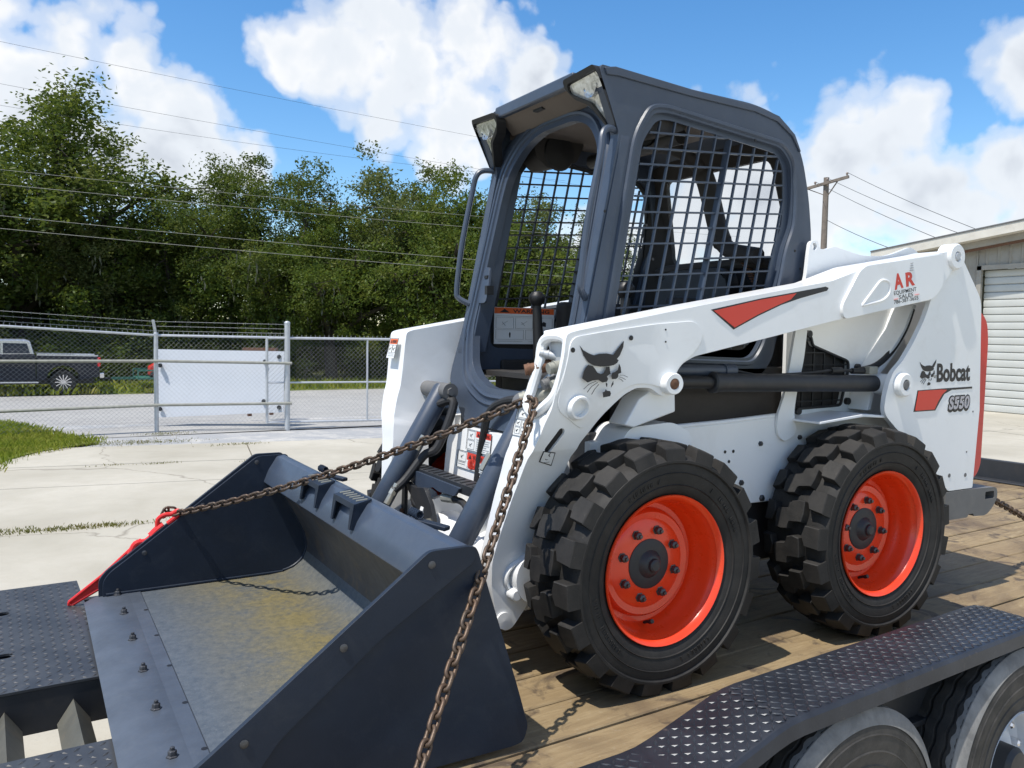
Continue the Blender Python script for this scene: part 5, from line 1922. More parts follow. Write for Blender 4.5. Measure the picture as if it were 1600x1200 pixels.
# ---------------- lift cylinders and hoses
def lift_cyl(s):
    e = part_empty('lift_cylinder', loader, (.2, s * .575, .91))
    y = s * .575
    a, b = Vector((-.438, y, .930)), Vector((.738, y, .905))
    P = lambda t: a.lerp(b, t)
    m = MB(); m.tube([P(0), P(.226)], .021, 20); m.build('rod_cover', BLACK, e)
    m = MB(); m.tube([P(.19), P(.225)], .019, 20); m.build('rod', CHROME, e)
    m = MB(); m.tube([P(.221), P(.225), P(.24), P(.243), P(.95), P(.955)], [.030, .036, .036, .032, .032, .026], 28); m.build('barrel', STEEL_DK, e)
    for q in (P(0), P(.985)):
        m = MB(); m.cyl((q.x, y - .03, q.z), (q.x, y + .03, q.z), .034, 20); m.build('eye', STEEL_DK, e)
    z = .962
    m = MB(); m.tube([(-.40, s * .55, z + .006), (-.08, s * .55, z)], .020, 14); m.cyl((-.10, s * .55, z), (-.05, s * .55, z), .024, 14); m.build('steel_line', SLATE, e)
    m = MB(); m.tube(smooth_path([(-.05, s * .555, z), (.02, s * .56, z - .012), (.07, s * .565, z - .018), (.26, s * .565, z - .014), (.38, s * .565, z - .008), (.45, s * .565, z - .003), (.60, s * .565, z - .006)], 5), .0055, 8)
    m.cyl((.44, s * .565, z - .004), (.50, s * .565, z - .003), .012, 10); m.cyl((.56, s * .565, z - .006), (.63, s * .565, z - .008), .011, 10); m.build('hose', HOSE, e)
    m = MB(); m.tube(smooth_path([(.60, s * .56, z - .006), (.72, s * .555, z + .015), (.82, s * .55, z + .07), (.90, s * .55, z + .16), (.94, s * .55, z + .24)], 5), .012, 10); m.build('hose', HOSE, e)
    m = MB(); m.box((.66, s * .57, z - .004), (.05, .04, .03)); m.build('hose_clamp', GALV_DULL, e, 0.003)


both(lift_cyl)


# ---------------- tilt cylinders and quick-attach linkage
def tilt_cyl(s):
    e = part_empty('tilt_cylinder', loader, (-.85, s * .34, .6))
    y = s * .34
    a, b = Vector((-.740, y, .848)), Vector((-1.119, y, .221))
    P = lambda t: a.lerp(b, t)
    m = MB(); m.tube([P(-.02), P(0), P(.70), P(.715)], [.036, .041, .041, .034], 26); m.build('barrel', SLATE, e)
    m = MB(); m.tube([P(.70), P(1)], .021, 18); m.tube([P(.71) + Vector((0, -s * .05, 0)), P(.95) + Vector((0, -s * .05, 0))], .013, 12); m.build('rod', CHROME, e)
    m = MB(); m.cyl((a.x, y - s * .075, a.z), (a.x, y + s * .15, a.z), .033, 18); m.cyl((a.x, y - s * .085, a.z), (a.x, y - s * .07, a.z), .016, 6); m.build('pin_head', BUMPER, e)
    yy = y - s * .075
    m = MB(); m.tube(smooth_path([P(.08) + Vector((0, -s * .03, .0)), P(.10) + Vector((.045, -s * .09, .02)), P(.30) + Vector((.055, -s * .09, -.02)), P(.33) + Vector((.02, -s * .06, -.04)), P(.52) + Vector((.02, -s * .05, -.01)), P(.60) + Vector((0, -s * .05, 0))], 6), .017, 10)
    m.build('hose', HOSE, e)
    m = MB(); A = P(.30) + Vector((.0, -s * .075, .02)); m.cyl(A, A + (b - a).normalized() * .06, .012, 10); m.build('fitting', ZINC, e); m = MB(); B = P(.56) + Vector((0, -s * .052, 0)); m.cyl(B, B + (b - a).normalized() * .085, .012, 10); m.cyl(B + (b - a).normalized() * .02, B + (b - a).normalized() * .045, .015, 6)
    m.build('fitting', ZINC, e)


both(tilt_cyl)
qa = part_empty('quick_attach', loader, (-.9, 0, .45))
m = MB(); m.plate(fillet([(-.27, .515), (-.27, .548), (.375, .548), (.375, .520), (.30, .512)], .008), -.87, -.80, (), lambda u, v, a: (a, u, v + .004)); m.build('step_bar', STEEL_DK, qa, 0.004)
m = MB()
for y in np.arange(-.25, .35, .045):
    m.bar((-.862, y, .5525), (-.81, y + .02, .5525), .006, .004)
m.build('step_grip', BLACK, qa, smooth=0)
m = MB(); m.plate(fillet([(.375, .545), (.36, .505), (.22, .480), (.12, .508), (.07, .500), (-.06, .505), (-.10, .54)], .01), -.882, -.872, (), lambda u, v, a: (a, u, v)); m.build('front_apron', SLATE, qa, 0.003)
m = MB(); m.bar((-.885, .365, .54), (-.885, .375, .35), .014, .036); m.build('link_bar', STEEL_DK, qa, 0.004)
m = MB(); m.cyl((-.900, .374, .368), (-.880, .374, .368), .013, 12); m.build('link_pin', RUST, qa)
m = MB(); m.plate(fillet([(.32, .50), (.25, .486), (.155, .50), (.10, .45), (.070, .395), (.084, .362), (.205, .372), (.235, .425), (.32, .475)], .012), -.90, -.884, (), lambda u, v, a: (a, u, v)); m.build('lever', STEEL_DK, qa, 0.004)
m = MB(); m.cyl((-.915, .098, .385), (-.898, .098, .385), .012, 10); m.build('lever_pin', ZINC, qa)
m = MB(); m.tube(smooth_path([(-.84, .31, .50), (-.87, .29, .45), (-.88, .25, .42), (-.86, .22, .40)], 5), .024, 10); m.build('spring_sleeve', HOSE, qa)
m = MB(); m.tube(smooth_path([(-.86, .08, .475), (-.86, -.02, .485), (-.86, -.10, .48), (-.87, -.18, .42)], 5), .012, 10); m.build('hose', HOSE, qa)
m = MB(); m.cyl((-.86, .07, .475), (-.86, -.02, .486), .016, 10); m.build('fitting', GALV_DULL, qa)
m = MB(); m.box((-1.10, 0, .26), (.05, 1.08, .22)); m.build('mount_frame', STEEL_DK, qa, 0.01)
m = MB(); m.tube(smooth_path([(-.66, -.30, .80), (-.68, -.16, .845), (-.70, -.04, .822), (-.71, .02, .77), (-.71, .045, .70), (-.71, .07, .62), (-.72, .075, .50)], 6), .0155, 10); m.build('hose', HOSE, qa)

# ---------------- cab
cab = part_empty('cab', loader, (0, 0, 1.0))
CY = .43
SIDE = [(-.556, 1.950), (-.17, 1.932), (.141, 1.928), (.259, 1.906), (.345, 1.860), (.405, 1.76), (.445, 1.62), (.468, 1.472), (.465, 1.34), (.42, 1.26), (.385, 1.20), (.30, 1.10), (.275, 1.0), (.22, .935), (.10, .915), (-.60, .915), (-.632, 1.0), (-.606, 1.105), (-.478, 1.740), (-.482, 1.752), (-.528, 1.86), (-.558, 1.925)]
sr = [.01, .06, .06, .05, .05, .05, .05, .05, .04, .03, .04, .05, .05, .05, .02, .02, .03, .03, .01, .01, .03, .01]
WINP = [(-.335, 1.828), (-.27, 1.838), (.285, 1.790), (.340, 1.735), (.352, 1.60), (.350, 1.50), (.31, 1.41), (.285, 1.29), (.21, 1.06), (.16, 1.0), (-.50, 1.02), (-.50, 1.15), (-.395, 1.735)]
wr = [.03, .05, .06, .06, .03, .04, .04, .06, .05, .04, .04, .05, .05]


def xrange_at(poly, z):
    xs_ = []
    for i in range(len(poly)):
        (x1, z1), (x2, z2) = poly[i - 1], poly[i]
        if (z1 > z) != (z2 > z):
            xs_.append(x1 + (x2 - x1) * (z - z1) / (z2 - z1))
    return (min(xs_), max(xs_)) if len(xs_) >= 2 else None


def cab_side(s):
    win = fillet(WINP, wr, 4)
    MB().plate(fillet(SIDE, sr, 4), s * (CY - .045), s * CY, (win,)).build('side_frame', SLATE, cab, 0.007, seg=3)
    # pressed ridge round the window
    c = Vector((-.03, 1.42))
    rid = [(c + (Vector(p) - c) * 1.045) for p in win]
    m = MB(); m.tube([(p.x, s * (CY + .001), p.y) for p in rid], .0095, 6, closed=True); m.build('window_ridge', SLATE, cab)
    # steel screen: punched plate with square holes
    y = s * (CY - .022)
    sc_ = part_empty('side_screen', loader, (0, y, 1.4))
    big = fillet([(c + (Vector(p) - c) * 1.03)[:] for p in WINP], wr, 3)
    op = fillet([(-.305, 1.812), (-.250, 1.820), (.275, 1.772), (.318, 1.725), (.326, 1.60), (.318, 1.50), (.28, 1.42), (.25, 1.29), (.18, 1.07), (.14, 1.03), (-.465, 1.045), (-.465, 1.15), (-.362, 1.735)], .03, 3)
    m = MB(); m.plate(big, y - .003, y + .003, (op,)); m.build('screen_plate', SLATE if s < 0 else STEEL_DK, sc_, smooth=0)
    m = MB()
    tilt = .21
    k = 0
    x = -.75
    pitch = .0655
    x = -.045 - pitch * 11
    while x < .75:
        a, b = (x - tilt * .45, .95), (x + tilt * .45, 1.85)
        cl = clip_line(op, a, b)
        if cl and (Vector(cl[1]) - Vector(cl[0])).length > .03:
            wide = (k == 11)
            m.bar((cl[0][0], y, cl[0][1]), (cl[1][0], y, cl[1][1]), .006, .030 if wide else .0098, (0, 1, 0))
        x += pitch; k += 1
    pz = .0535
    z = 1.355 - pz * 7
    k = 0
    while z < 1.9:
        sl = .075
        a, b = (-.62, z - sl * .5), (.50, z + sl * .62)
        cl = clip_line(op, a, b)
        if cl and (Vector(cl[1]) - Vector(cl[0])).length > .03:
            wide = k in (7,)
            if wide: cl = ((-.10, cl[0][1] + (cl[1][1] - cl[0][1]) * .45), cl[1])
            m.bar((cl[0][0], y + s * .0012, cl[0][1]), (cl[1][0], y + s * .0012, cl[1][1]), .006, .030 if wide else .0098, (0, 1, 0))
        z += pz; k += 1
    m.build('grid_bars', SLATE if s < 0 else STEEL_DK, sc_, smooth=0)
    for p in ((1010, 352), (1020, 405), (945, 330), (1063, 176), (1180, 219), (1265, 418), (1250, 420), (1242, 392), (905, 480)):
        px_, pz_ = xz([p], -CY)[0]
        if -.6 < px_ < .45:
            q = MB(); q.cyl((px_, s * (CY - .001), pz_), (px_, s * (CY + .0015), pz_), .005, 8); q.build('rivet_hole', BLACK, cab)


both(cab_side)


def fx(z):        # sloping front plane of the cab
    return -.46 - .215 * (1.77 - z)


def on_front(u, v, a):
    return (fx(v) + a, u, v)


half = [(0.0, 1.905), (.30, 1.89), (.40, 1.83), (.432, 1.74), (.437, 1.10), (.462, .93), (.455, .88), (.40, .835), (.255, .725), (0.0, .715)]
opn = [(0.0, 1.868), (.12, 1.855), (.23, 1.81), (.305, 1.72), (.318, 1.62), (.340, 1.10), (.318, 1.03), (.285, .955), (.235, .915), (.12, .87), (0.0, .845)]
outer = half[1:-1] + [(-y, z) for y, z in half[1:-1]][::-1]
inner = opn[1:-1] + [(-y, z) for y, z in opn[1:-1]][::-1]
outer = fillet(outer, [.08, .05, .03, .03, .02, .02, .05, .05] + [.05, .05, .02, .02, .03, .03, .05, .08], 4)
inner = fillet(inner, [.06, .06, .06, .03, .04, .04, .03, .03, .06] + [.06, .03, .03, .04, .04, .03, .06, .06, .06], 4)
m = MB(); m.plate(outer, 0, .035, (inner,), on_front); m.build('front_frame', SLATE, cab, 0.006, seg=3)
# ribs pressed into the door frame
for k, (off, r) in enumerate(((.030, .009), (.058, .008))):
    c = Vector((0, 1.38))
    pts_ = []
    for p in inner:
        q = Vector(p) - c
        pts_.append((c.x + q.x * (1 + off / .33), c.y + q.y * (1 + off / .50)))
    m = MB(); m.tube([on_front(u, v, -.001) for u, v in pts_], r, 6, closed=True); m.build('frame_rib', SLATE, cab)
# pillar caps closing front frame against the sides
for s in (-1, 1):
    m = MB(); m.plate([(fx(1.745) + .005, 1.745), (fx(1.0) + .005, 1.0), (fx(1.0) + .075, 1.0), (fx(1.745) + .075, 1.745)], s * .33, s * .395); m.build('pillar_inner', SLATE, cab, 0.004)
# roof: crowned sheet with front visor
roofp = [(-.545, 1.957), (-.50, 1.966), (-.17, 1.946), (.141, 1.938), (.262, 1.918), (.350, 1.862), (.386, 1.802), (.380, 1.800), (.338, 1.852), (.255, 1.896), (.141, 1.915), (-.17, 1.922), (-.49, 1.938), (-.535, 1.935)]
ry = np.linspace(-.437, .437, 13)
m = MB(); n = len(roofp); vs, fs = [], []
for y in ry:
    drop = .026 * (abs(y) / .437) ** 4
    for x, z in roofp: vs.append((x, y, z - drop + .010))
for i in range(len(ry) - 1):
    for j in range(n):
        j2 = (j + 1) % n
        fs.append((i * n + j, i * n + j2, (i + 1) * n + j2, (i + 1) * n + j))
fs += [tuple(range(n)), tuple((len(ry) - 1) * n + j for j in range(n))]
m.add(vs, fs); m.build('roof', SLATE, cab, 0.004, smooth=50)
m = MB(); m.plate([(-.27, 1.922), (.27, 1.922), (.27, 1.968), (-.27, 1.968)], -.558, -.530, (), lambda u, v, a: (a, u, v)); m.build('visor_band', SLATE, cab, 0.008)
# visor underside slopes back to the door frame; dark slot in the middle
m = MB(); m.add([(-.535, -.26, 1.925), (-.535, .26, 1.925), (fx(1.89) - .004, .33, 1.885), (fx(1.89) - .004, -.33, 1.885), (-.535, -.26, 1.931), (-.535, .26, 1.931), (fx(1.89), .33, 1.897), (fx(1.89), -.33, 1.897)],
              [(0, 1, 2, 3), (7, 6, 5, 4), (0, 4, 5, 1), (1, 5, 6, 2), (2, 6, 7, 3), (3, 7, 4, 0)])
m.build('visor_underside', HEADLINER, cab)
m = MB(); m.box((-.50, .02, 1.915), (.03, .06, .012)); m.build('visor_slot', BLACK, cab)
m = MB(); m.box((-.09, 0, 1.897), (.66, .80, .03)); m.build('headliner', HEADLINER, cab, 0.01)
m = MB(); m.plate(fillet([(-.38, 1.885), (-.12, 1.885), (-.16, 1.80), (-.30, 1.76), (-.36, 1.80)], .02), -.395, -.27); m.build('speaker_pod', INTERIOR, cab, 0.02)
for s in (-1, 1):
    m = MB(); m.lathe([(.075, 0), (.07, -s * .01), (0, -s * .015)], 24, 'y', (-.25, s * .272, 1.83)); m.build('speaker_grille', BLACK, cab)
m = MB(); m.plate(fillet([(-.38, 1.885), (-.12, 1.885), (-.16, 1.80), (-.30, 1.76), (-.36, 1.80)], .02), .27, .395); m.build('speaker_pod', INTERIOR, cab, 0.02)


# head lamps in the corners of the visor
def lamp(s):
    e = part_empty('head_lamp', loader, (-.55, s * .4, 1.85))
    L = [(.255, 1.925), (.420, 1.932), (.4285, 1.915), (.4285, 1.86), (.4275, 1.775), (.420, 1.752), (.395, 1.760), (.345, 1.852), (.285, 1.880), (.250, 1.90)]
    L = [(s * y, z) for y, z in L]
    f = fillet(L, .012, 3)
    c = Vector((s * .36, 1.87))

    def pl_(u, v, a):
        return (-.562 + a + .50 * (1.93 - v), u, v)
    m = MB(); m.plate(f, 0, .03, (), pl_); m.build('lens', LENS, e, 0.006)
    big = [(p[0] + (.014 if abs(p[0]) < .35 else -.001) * -s if abs(p[0]) < .35 else p[0], p[1] + (.016 if p[1] > 1.89 else (-.010 if p[1] < 1.80 else -.006))) for p in L]
    m = MB(); m.plate(fillet(big, .014, 3), -.012, .030, (f,), pl_); m.build('housing', BLACK, e, 0.004)
    m = MB(); m.lathe([(.035, 0), (.030, .015), (.012, .022), (0, .022)], 20, 'x', (-.549, s * .36, 1.895)); m.build('reflector', CHROME, e)


both(lamp)


# grab handles outside the front pillars
def grab(s):
    y = s * .445
    P = [(-.475, s * .41, 1.752), (-.520, s * .428, 1.752), (-.548, s * .436, 1.728), (-.562, y, 1.66), (-.600, y, 1.48), (-.618, y, 1.36), (-.628, y, 1.25), (-.622, s * .438, 1.222), (-.585, s * .41, 1.198)]
    m = MB(); m.tube(smooth_path(P, 6), .0115, 10); m.build('grab_bar', SLATE, cab)


both(grab)
# latch plate on the far front pillar
m = MB(); m.plate(fillet([(.335, 1.345), (.335, 1.20), (.275, 1.20), (.27, 1.235), (.285, 1.30), (.30, 1.345)], .015), -.004, .006, (), on_front); m.build('latch_plate', SLATE, cab, 0.002)
m = MB(); m.box((fx(1.25) - .004, .262, 1.25), (.03, .02, .035)); m.build('latch_stop', BLACK, cab)
m = MB(); m.box((fx(1.31) - .006, .305, 1.305), (.008, .025, .012)); m.build('latch_slot', BLACK, cab)

# rear wall with window, seat, controls
rw = fillet([(-.40, .95), (.40, .95), (.40, 1.86), (-.40, 1.86)], .05)
rwin = fillet([(-.345, 1.44), (-.33, 1.40), (.30, 1.40), (.335, 1.44), (.315, 1.78), (-.30, 1.78)], .04)


def rear_pl(u, v, a):
    return (.43 + a - .30 * max(0, v - 1.55) - (0.45 * max(0, 1.35 - v)), u, v)


m = MB(); m.plate(rw, 0, .025, (rwin,), rear_pl); m.build('rear_wall', INTERIOR, cab, 0.006)
m = MB(); m.plate(rwin, .008, .014, (), rear_pl); m.build('rear_window', GLASS, cab)
m = MB(); m.box((-.13, 0, .92), (.86, .76, .02)); m.box((-.15, .405, 1.0), (.84, .012, .16)); m.box((-.15, -.405, 1.0), (.84, .012, .16)); m.build('floor_tub', INTERIOR, cab)
m = MB(); m.box((-.48, 0, .80), (.02, .60, .20)); m.box((-.30, 0, .72), (.40, .62, .02)); m.build('footwell', BLACK, cab)
for s in (-1, 1):
    m = MB(); m.box((.10, s * .355, 1.08), (.56, .07, .28)); m.build('side_console', INTERIOR, cab, 0.02)
seat = part_empty('seat', loader, (.12, 0, 1.1))
m = MB(); m.plate(fillet([(-.15, 1.02), (-.16, 1.11), (.22, 1.09), (.24, 1.02)], .03), -.22, .22); m.build('cushion', BLACK, seat, 0.03, seg=3)
m = MB(); m.plate(fillet([(-.20, 1.06), (-.22, 1.28), (-.17, 1.36), (.17, 1.36), (.22, 1.28), (.20, 1.06)], .06), 0, .07, (), lambda u, v, a: (.20 + a + (v - 1.06) * .18, u, v)); m.build('backrest', BLACK, seat, 0.025, seg=3)
# restraint bar raised over the seat
rb = part_empty('restraint_bar', loader, (.3, 0, 1.6))
m = MB(); m.tube(smooth_path([(.28, -.338, 1.392), (.28, -.27, 1.405), (.28, -.20, 1.422), (.28, -.145, 1.462), (.28, -.108, 1.54), (.27, -.078, 1.65), (.24, -.05, 1.76), (.12, -.04, 1.83), (-.06, -.03, 1.835)], 6), [.034] * 18 + [.040] * 18 + [.028] * 13, 12); m.build('arm', INTERIOR, rb)
m = MB(); m.tube(smooth_path([(.36, -.34, 1.37), (.33, -.20, 1.375), (.33, .20, 1.375), (.36, .34, 1.37)], 5), .022, 10); m.build('pivot_tube', INTERIOR, rb)
m = MB(); m.tube([(-.06, -.26, 1.82), (-.06, .30, 1.82)], .030, 12); m.build('pad', BLACK, rb)
m = MB()
sp_ = [(.31 + .03 * t + .014 * math.cos(t * 60), -.22 - .05 * t + .014 * math.sin(t * 60), 1.40 - .10 * t) for t in np.linspace(0, 1, 90)]
m.tube(sp_, .003, 5); m.build('spring', RUST, rb)


def joystick(x, y, z):
    e = part_empty('joystick', loader, (x, y, z))
    m = MB(); m.lathe([(0, .032), (.020, .028), (.032, .014), (.034, .0), (.026, -.018), (.016, -.030)], 24, 'z', (x, y, z)); m.build('knob', BLACK, e)
    m = MB(); m.tube([(x, y, z - .02), (x + .005, y, z - .10), (x + .02, y, z - .28)], [.018, .020, .026], 14); m.build('stem', BLACK, e)


joystick(-.365, .24, 1.222); joystick(-.31, -.27, 1.240)

# =================================================================== BUCKET
bk = part_empty('bucket', loader, (-1.5, 0, .1))
BW = .8635


def sweep(profile, y0, y1):
    m = MB(); m.plate(profile, y0, y1); return m


# floor and curved heel, worn bare by the load
inner_f = [(-1.90, .042), (-1.30, .045), (-1.24, .050), (-1.195, .064), (-1.157, .092), (-1.140, .130)]
outer_f = [(-1.128, .128), (-1.145, .082), (-1.188, .050), (-1.24, .036), (-1.30, .031), (-1.90, .028)]
sweep(inner_f + outer_f, -BW + .012, BW - .012).build('floor', FLOORM, bk, smooth=40)
BACKM = paint('bucket_back', (0.040, 0.044, 0.052), 0.5, var=.25, scale=5, bump_s=.2, bscale=80, dirt=.85, dirt_col=(.12, .085, .05))
inner_b = [(-1.140, .130), (-1.136, .160), (-1.148, .215), (-1.175, .27), (-1.245, .395), (-1.262, .43)]
outer_b = [(-1.248, .434), (-1.232, .398), (-1.160, .268), (-1.134, .21), (-1.122, .16), (-1.128, .128)]
sweep(inner_b + outer_b, -BW + .012, BW - .012).build('back_sheet', BACKM, bk, smooth=40)
lip = [(-1.232, .553), (-1.264, .548), (-1.300, .492), (-1.320, .442), (-1.312, .434), (-1.250, .432), (-1.205, .50), (-1.210, .535)]
sweep(fillet(lip, .006, 2), -BW + .012, BW - .012).build('lip', SLATE, bk, 0.002, smooth=25)
EDGEM = paint('scraped_edge', (.080, .095, .120), .42, metal=.2, var=.2, scale=9, bump_s=.1, bscale=120, dirt=.3, dirt_col=(.15, .16, .17))
# cutting edge: thick bar with a ground bevel, and a wear plate behind it
sweep([(-1.996, .022), (-1.955, .040), (-1.845, .046), (-1.83, .041), (-1.83, .020), (-1.99, .018)], -BW - .012, BW + .012).build('cutting_edge', EDGEM, bk, 0.0015)
sweep([(-1.845, .045), (-1.80, .0455), (-1.795, .042), (-1.795, .040), (-1.845, .040)], -BW + .012, BW - .012).build('wear_strip', EDGEM, bk)
for y in (.845, .605, .315, .026, -.264, -.554, -.83):
    m = MB(); m.lathe([(.015, .040), (.015, .047), (.011, .048), (.011, .058), (.0095, .060), (.006, .060), (.006, .068), (0, .069)], 6, 'z', (-1.880, y, 0)); m.build('bolt', BOLT, bk, 0.0012)
    if abs(y) < .7:
        m = MB(); m.lathe([(.008, .0462), (0, .0462)], 14, 'z', (-1.806, y, 0)); m.build('bolt_hole', BLACK, bk, smooth=0)
SIDEP = [(-1.931, .018), (-1.931, .10), (-1.905, .135), (-1.853, .172), (-1.345, .552), (-1.222, .554), (-1.212, .535), (-1.185, .446), (-1.098, .184), (-1.060, .060), (-1.075, .022), (-1.11, .018)]
for s in (-1, 1):
    MB().plate(fillet(SIDEP, [.0, .02, .02, .02, .02, .012, .012, .0, .0, .015, .015, .0], 3), s * (BW - .012), s * BW).build('side_plate', BUCKET, bk, 0.002)
    # bolted side cutter along the sloping front edge, outside the plate
    cut = [(-1.945, .022), (-1.945, .105), (-1.915, .142), (-1.858, .180), (-1.352, .560), (-1.235, .560), (-1.228, .522), (-1.468, .372), (-1.705, .186), (-1.76, .115), (-1.77, .022)]
    MB().plate(fillet(cut, [.0, .02, .02, .02, .015, .015, .03, .02, .02, .02, 0], 3), s * BW, s * (BW + .015)).build('side_cutter', BUCKET, bk, 0.004)
    for x, z in ((-1.347, .527), (-1.563, .365), (-1.782, .196)):
        for q, r in ((s * (BW + .015), .0095), (s * (BW - .012), .0095)):
            d = math.copysign(.003, q) if abs(q) > BW else -math.copysign(.003, q)
            m = MB(); m.lathe([(r, q - d * .3), (r, q + d * .6), (r * .7, q + d), (0, q + d)], 14, 'y', (x, 0, z)); m.build('bolt', BOLT, bk)
    # weld bead along the inner joints
    m = MB()
    wp = [(x, s * (BW - .014), z + .004) for x, z in ((-1.92, .045), (-1.30, .047), (-1.24, .052), (-1.195, .066), (-1.159, .094), (-1.141, .130), (-1.138, .160), (-1.150, .215), (-1.177, .27), (-1.247, .395))]
    m.tube(smooth_path(wp, 5), .0055, 6); m.build('weld_bead', BUCKET, bk)
WELD = None
# two step brackets on top of the lip, with grip slots
for yc in (.22, -.135):
    e = part_empty('step', loader, (-1.27, yc, .54))
    w = .098
    d1 = Vector((-.075, 0, -.135)).normalized()          # down the front face of the lip
    m = MB()
    top = [(-1.252, .560), (-1.305, .548), (-1.305, .541), (-1.252, .553)]
    m.plate(top, yc - w, yc + w); m.build('tread', BUCKET, e, 0.001)
    fr = [(yc - w, .548), (yc + w, .548), (yc + w * .94, .468), (yc + w * .78, .468), (yc + w * .70, .530), (yc - w * .70, .530), (yc - w * .78, .468), (yc - w * .94, .468)]
    m = MB(); m.plate(fr, 0, .006, (), lambda u, v, a: (-1.304 - (.548 - v) * .16 - a, u, v)); m.build('face', BUCKET, e, 0.001)
    for sy in (-1, 1):
        m = MB(); m.plate([(-1.252, .557), (-1.305, .545), (-1.319, .468), (-1.308, .466), (-1.266, .545)], yc + sy * w * .92, yc + sy * (w * .92 + .006)); m.build('cheek', BUCKET, e)
    m = MB()
    for k in range(6):
        y = yc - w * .78 + k * w * 1.56 / 5
        m.bar((-1.262, y - .010, .5585), (-1.292, y + .010, .5517), .006, .003)
    m.build('grip_slots', GALV_DULL, e, smooth=0)
for yc, L in ((.47, .10), (-.40, .10)):
    m = MB(); m.bar((-1.205, yc - .06, .535), (-1.15, yc - .16, .525), .028, .014); m.build('latch_handle', BUCKET, bk, 0.004)
    m = MB(); sp_ = [(-1.20 + .012 * math.cos(t * 50), yc - .02 - .06 * t, .552 + .012 * math.sin(t * 50)) for t in np.linspace(0, 1, 60)]; m.tube(sp_, .0028, 5); m.build('latch_spring', BUCKET, bk)

# =================================================================== DECALS
DEC = {}


def quad_decal(name, pts2, y, mat, parent, dy=.0012):
    m = MB(); m.plate(pts2, y - dy, y + .0004); return m.build(name, mat, parent, smooth=0)


def crop_pts(pts, ox, oy, k, y):
    return xz([(ox + a * k, oy + b * k) for a, b in pts], y)


def decal_text(body, p0, p1, h, y, mat, parent, bold=.0, shear=0.0, name='lettering', dy=0.0, place=None):
    """text whose baseline runs from p0 to p1 in the x-z plane at depth y"""
    d = Vector((p1[0] - p0[0], p1[1] - p0[1])); L = d.length; d.normalize(); n = Vector((-d.y, d.x))
    probe = text_mesh(body, name, 1.0, 1.0, bold, shear, 'LEFT', lambda a, b: (a, b, 0))
    xs_ = [v.co.x for v in probe.vertices]; ys_ = [v.co.y for v in probe.vertices if True]
    x0, x1 = min(xs_), max(xs_); y1 = max(ys_); y0 = min(0.0, min(ys_)) if False else min(ys_)
    for v in probe.vertices:
        a = (v.co.x - x0) / (x1 - x0) * L
        b = (v.co.y - max(y0, -0.03)) / (y1 - max(y0, -0.03)) * h
        q = (p0[0] + d.x * a + n.x * b, p0[1] + d.y * a + n.y * b)
        v.co = Vector((q[0], y - dy, q[1])) if place is None else Vector(place(*q))
    probe.update()
    return link(name, probe, mat, parent)


YD = -.6695
# cat head emblem on the doubler
HEAD = [
    [(428, 300), (455, 335), (500, 362), (540, 376), (580, 364), (640, 361), (690, 372), (722, 328), (773, 263), (768, 312), (740, 378), (718, 404), (732, 414), (720, 436), (695, 452), (662, 459), (632, 462), (590, 464), (540, 456), (495, 430), (460, 380)],
    [(495, 450), (530, 460), (545, 478), (565, 510), (592, 522), (615, 515), (628, 490), (634, 466), (661, 463), (664, 495), (670, 518), (640, 540), (650, 560), (640, 582), (605, 588), (575, 568), (530, 572), (490, 588), (447, 556), (462, 500), (478, 468)],
    [(735, 440), (748, 470), (752, 512), (730, 520), (728, 545), (712, 560), (680, 562), (675, 535), (685, 512), (705, 505), (725, 490), (732, 465)],
    [(632, 640), (640, 652), (665, 655), (672, 675), (665, 695), (612, 705), (608, 665), (625, 658)],
    [(632, 585), (645, 600), (640, 625), (634, 612)], [(690, 575), (692, 600), (672, 628), (676, 605)]]
WHISK = [[(555, 578), (500, 602), (459, 640)], [(568, 588), (520, 620), (487, 665)], [(578, 602), (545, 640), (521, 682)], [(742, 530), (772, 532), (803, 546)], [(738, 545), (762, 552), (786, 566)], [(734, 558), (752, 566), (768, 581)]]


def cat_head(parent, place_pt, y, wr_):
    m = MB()
    for lp in HEAD:
        m.plate([place_pt(p) for p in lp], y - .0010, y)
    for wsk in WHISK:
        q = [place_pt(p) for p in wsk]
        for a, b in zip(q[:-1], q[1:]):
            m.bar((a[0], y - .0005, a[1]), (b[0], y - .0005, b[1]), .001, wr_, (0, 1, 0))
    m.build('cat_head_emblem', BLACK_DECAL, parent, smooth=0)


cat_head(ARM_N, lambda p: crop_pts([p], 820, 480, .2, -.668)[0], -.668, .0022)
RUP = [o for o in bpy.data.objects if o.name.startswith('rear_upright') and o.location.y < 0][0]
# the same head, small, beside the maker's name on the rear upright
hx0, hz0 = xz([(1437, 562)], -.652)[0]; hx1, hz1 = xz([(1463, 602)], -.652)[0]
cat_head(RUP, lambda p: (hx0 + (p[0] - 428) / 375 * (hx1 - hx0), hz0 + (p[1] - 263) / 442 * (hz1 - hz0)), -.6525, .0018)
p0, p1 = xz([(1463, 597), (1515, 594.5)], -.652); hgt = xz([(1463, 568)], -.652)[0][1] - p0[1]
decal_text('Bobcat', p0, p1, hgt, -.6532, BLACK_DECAL, RUP, bold=.035)
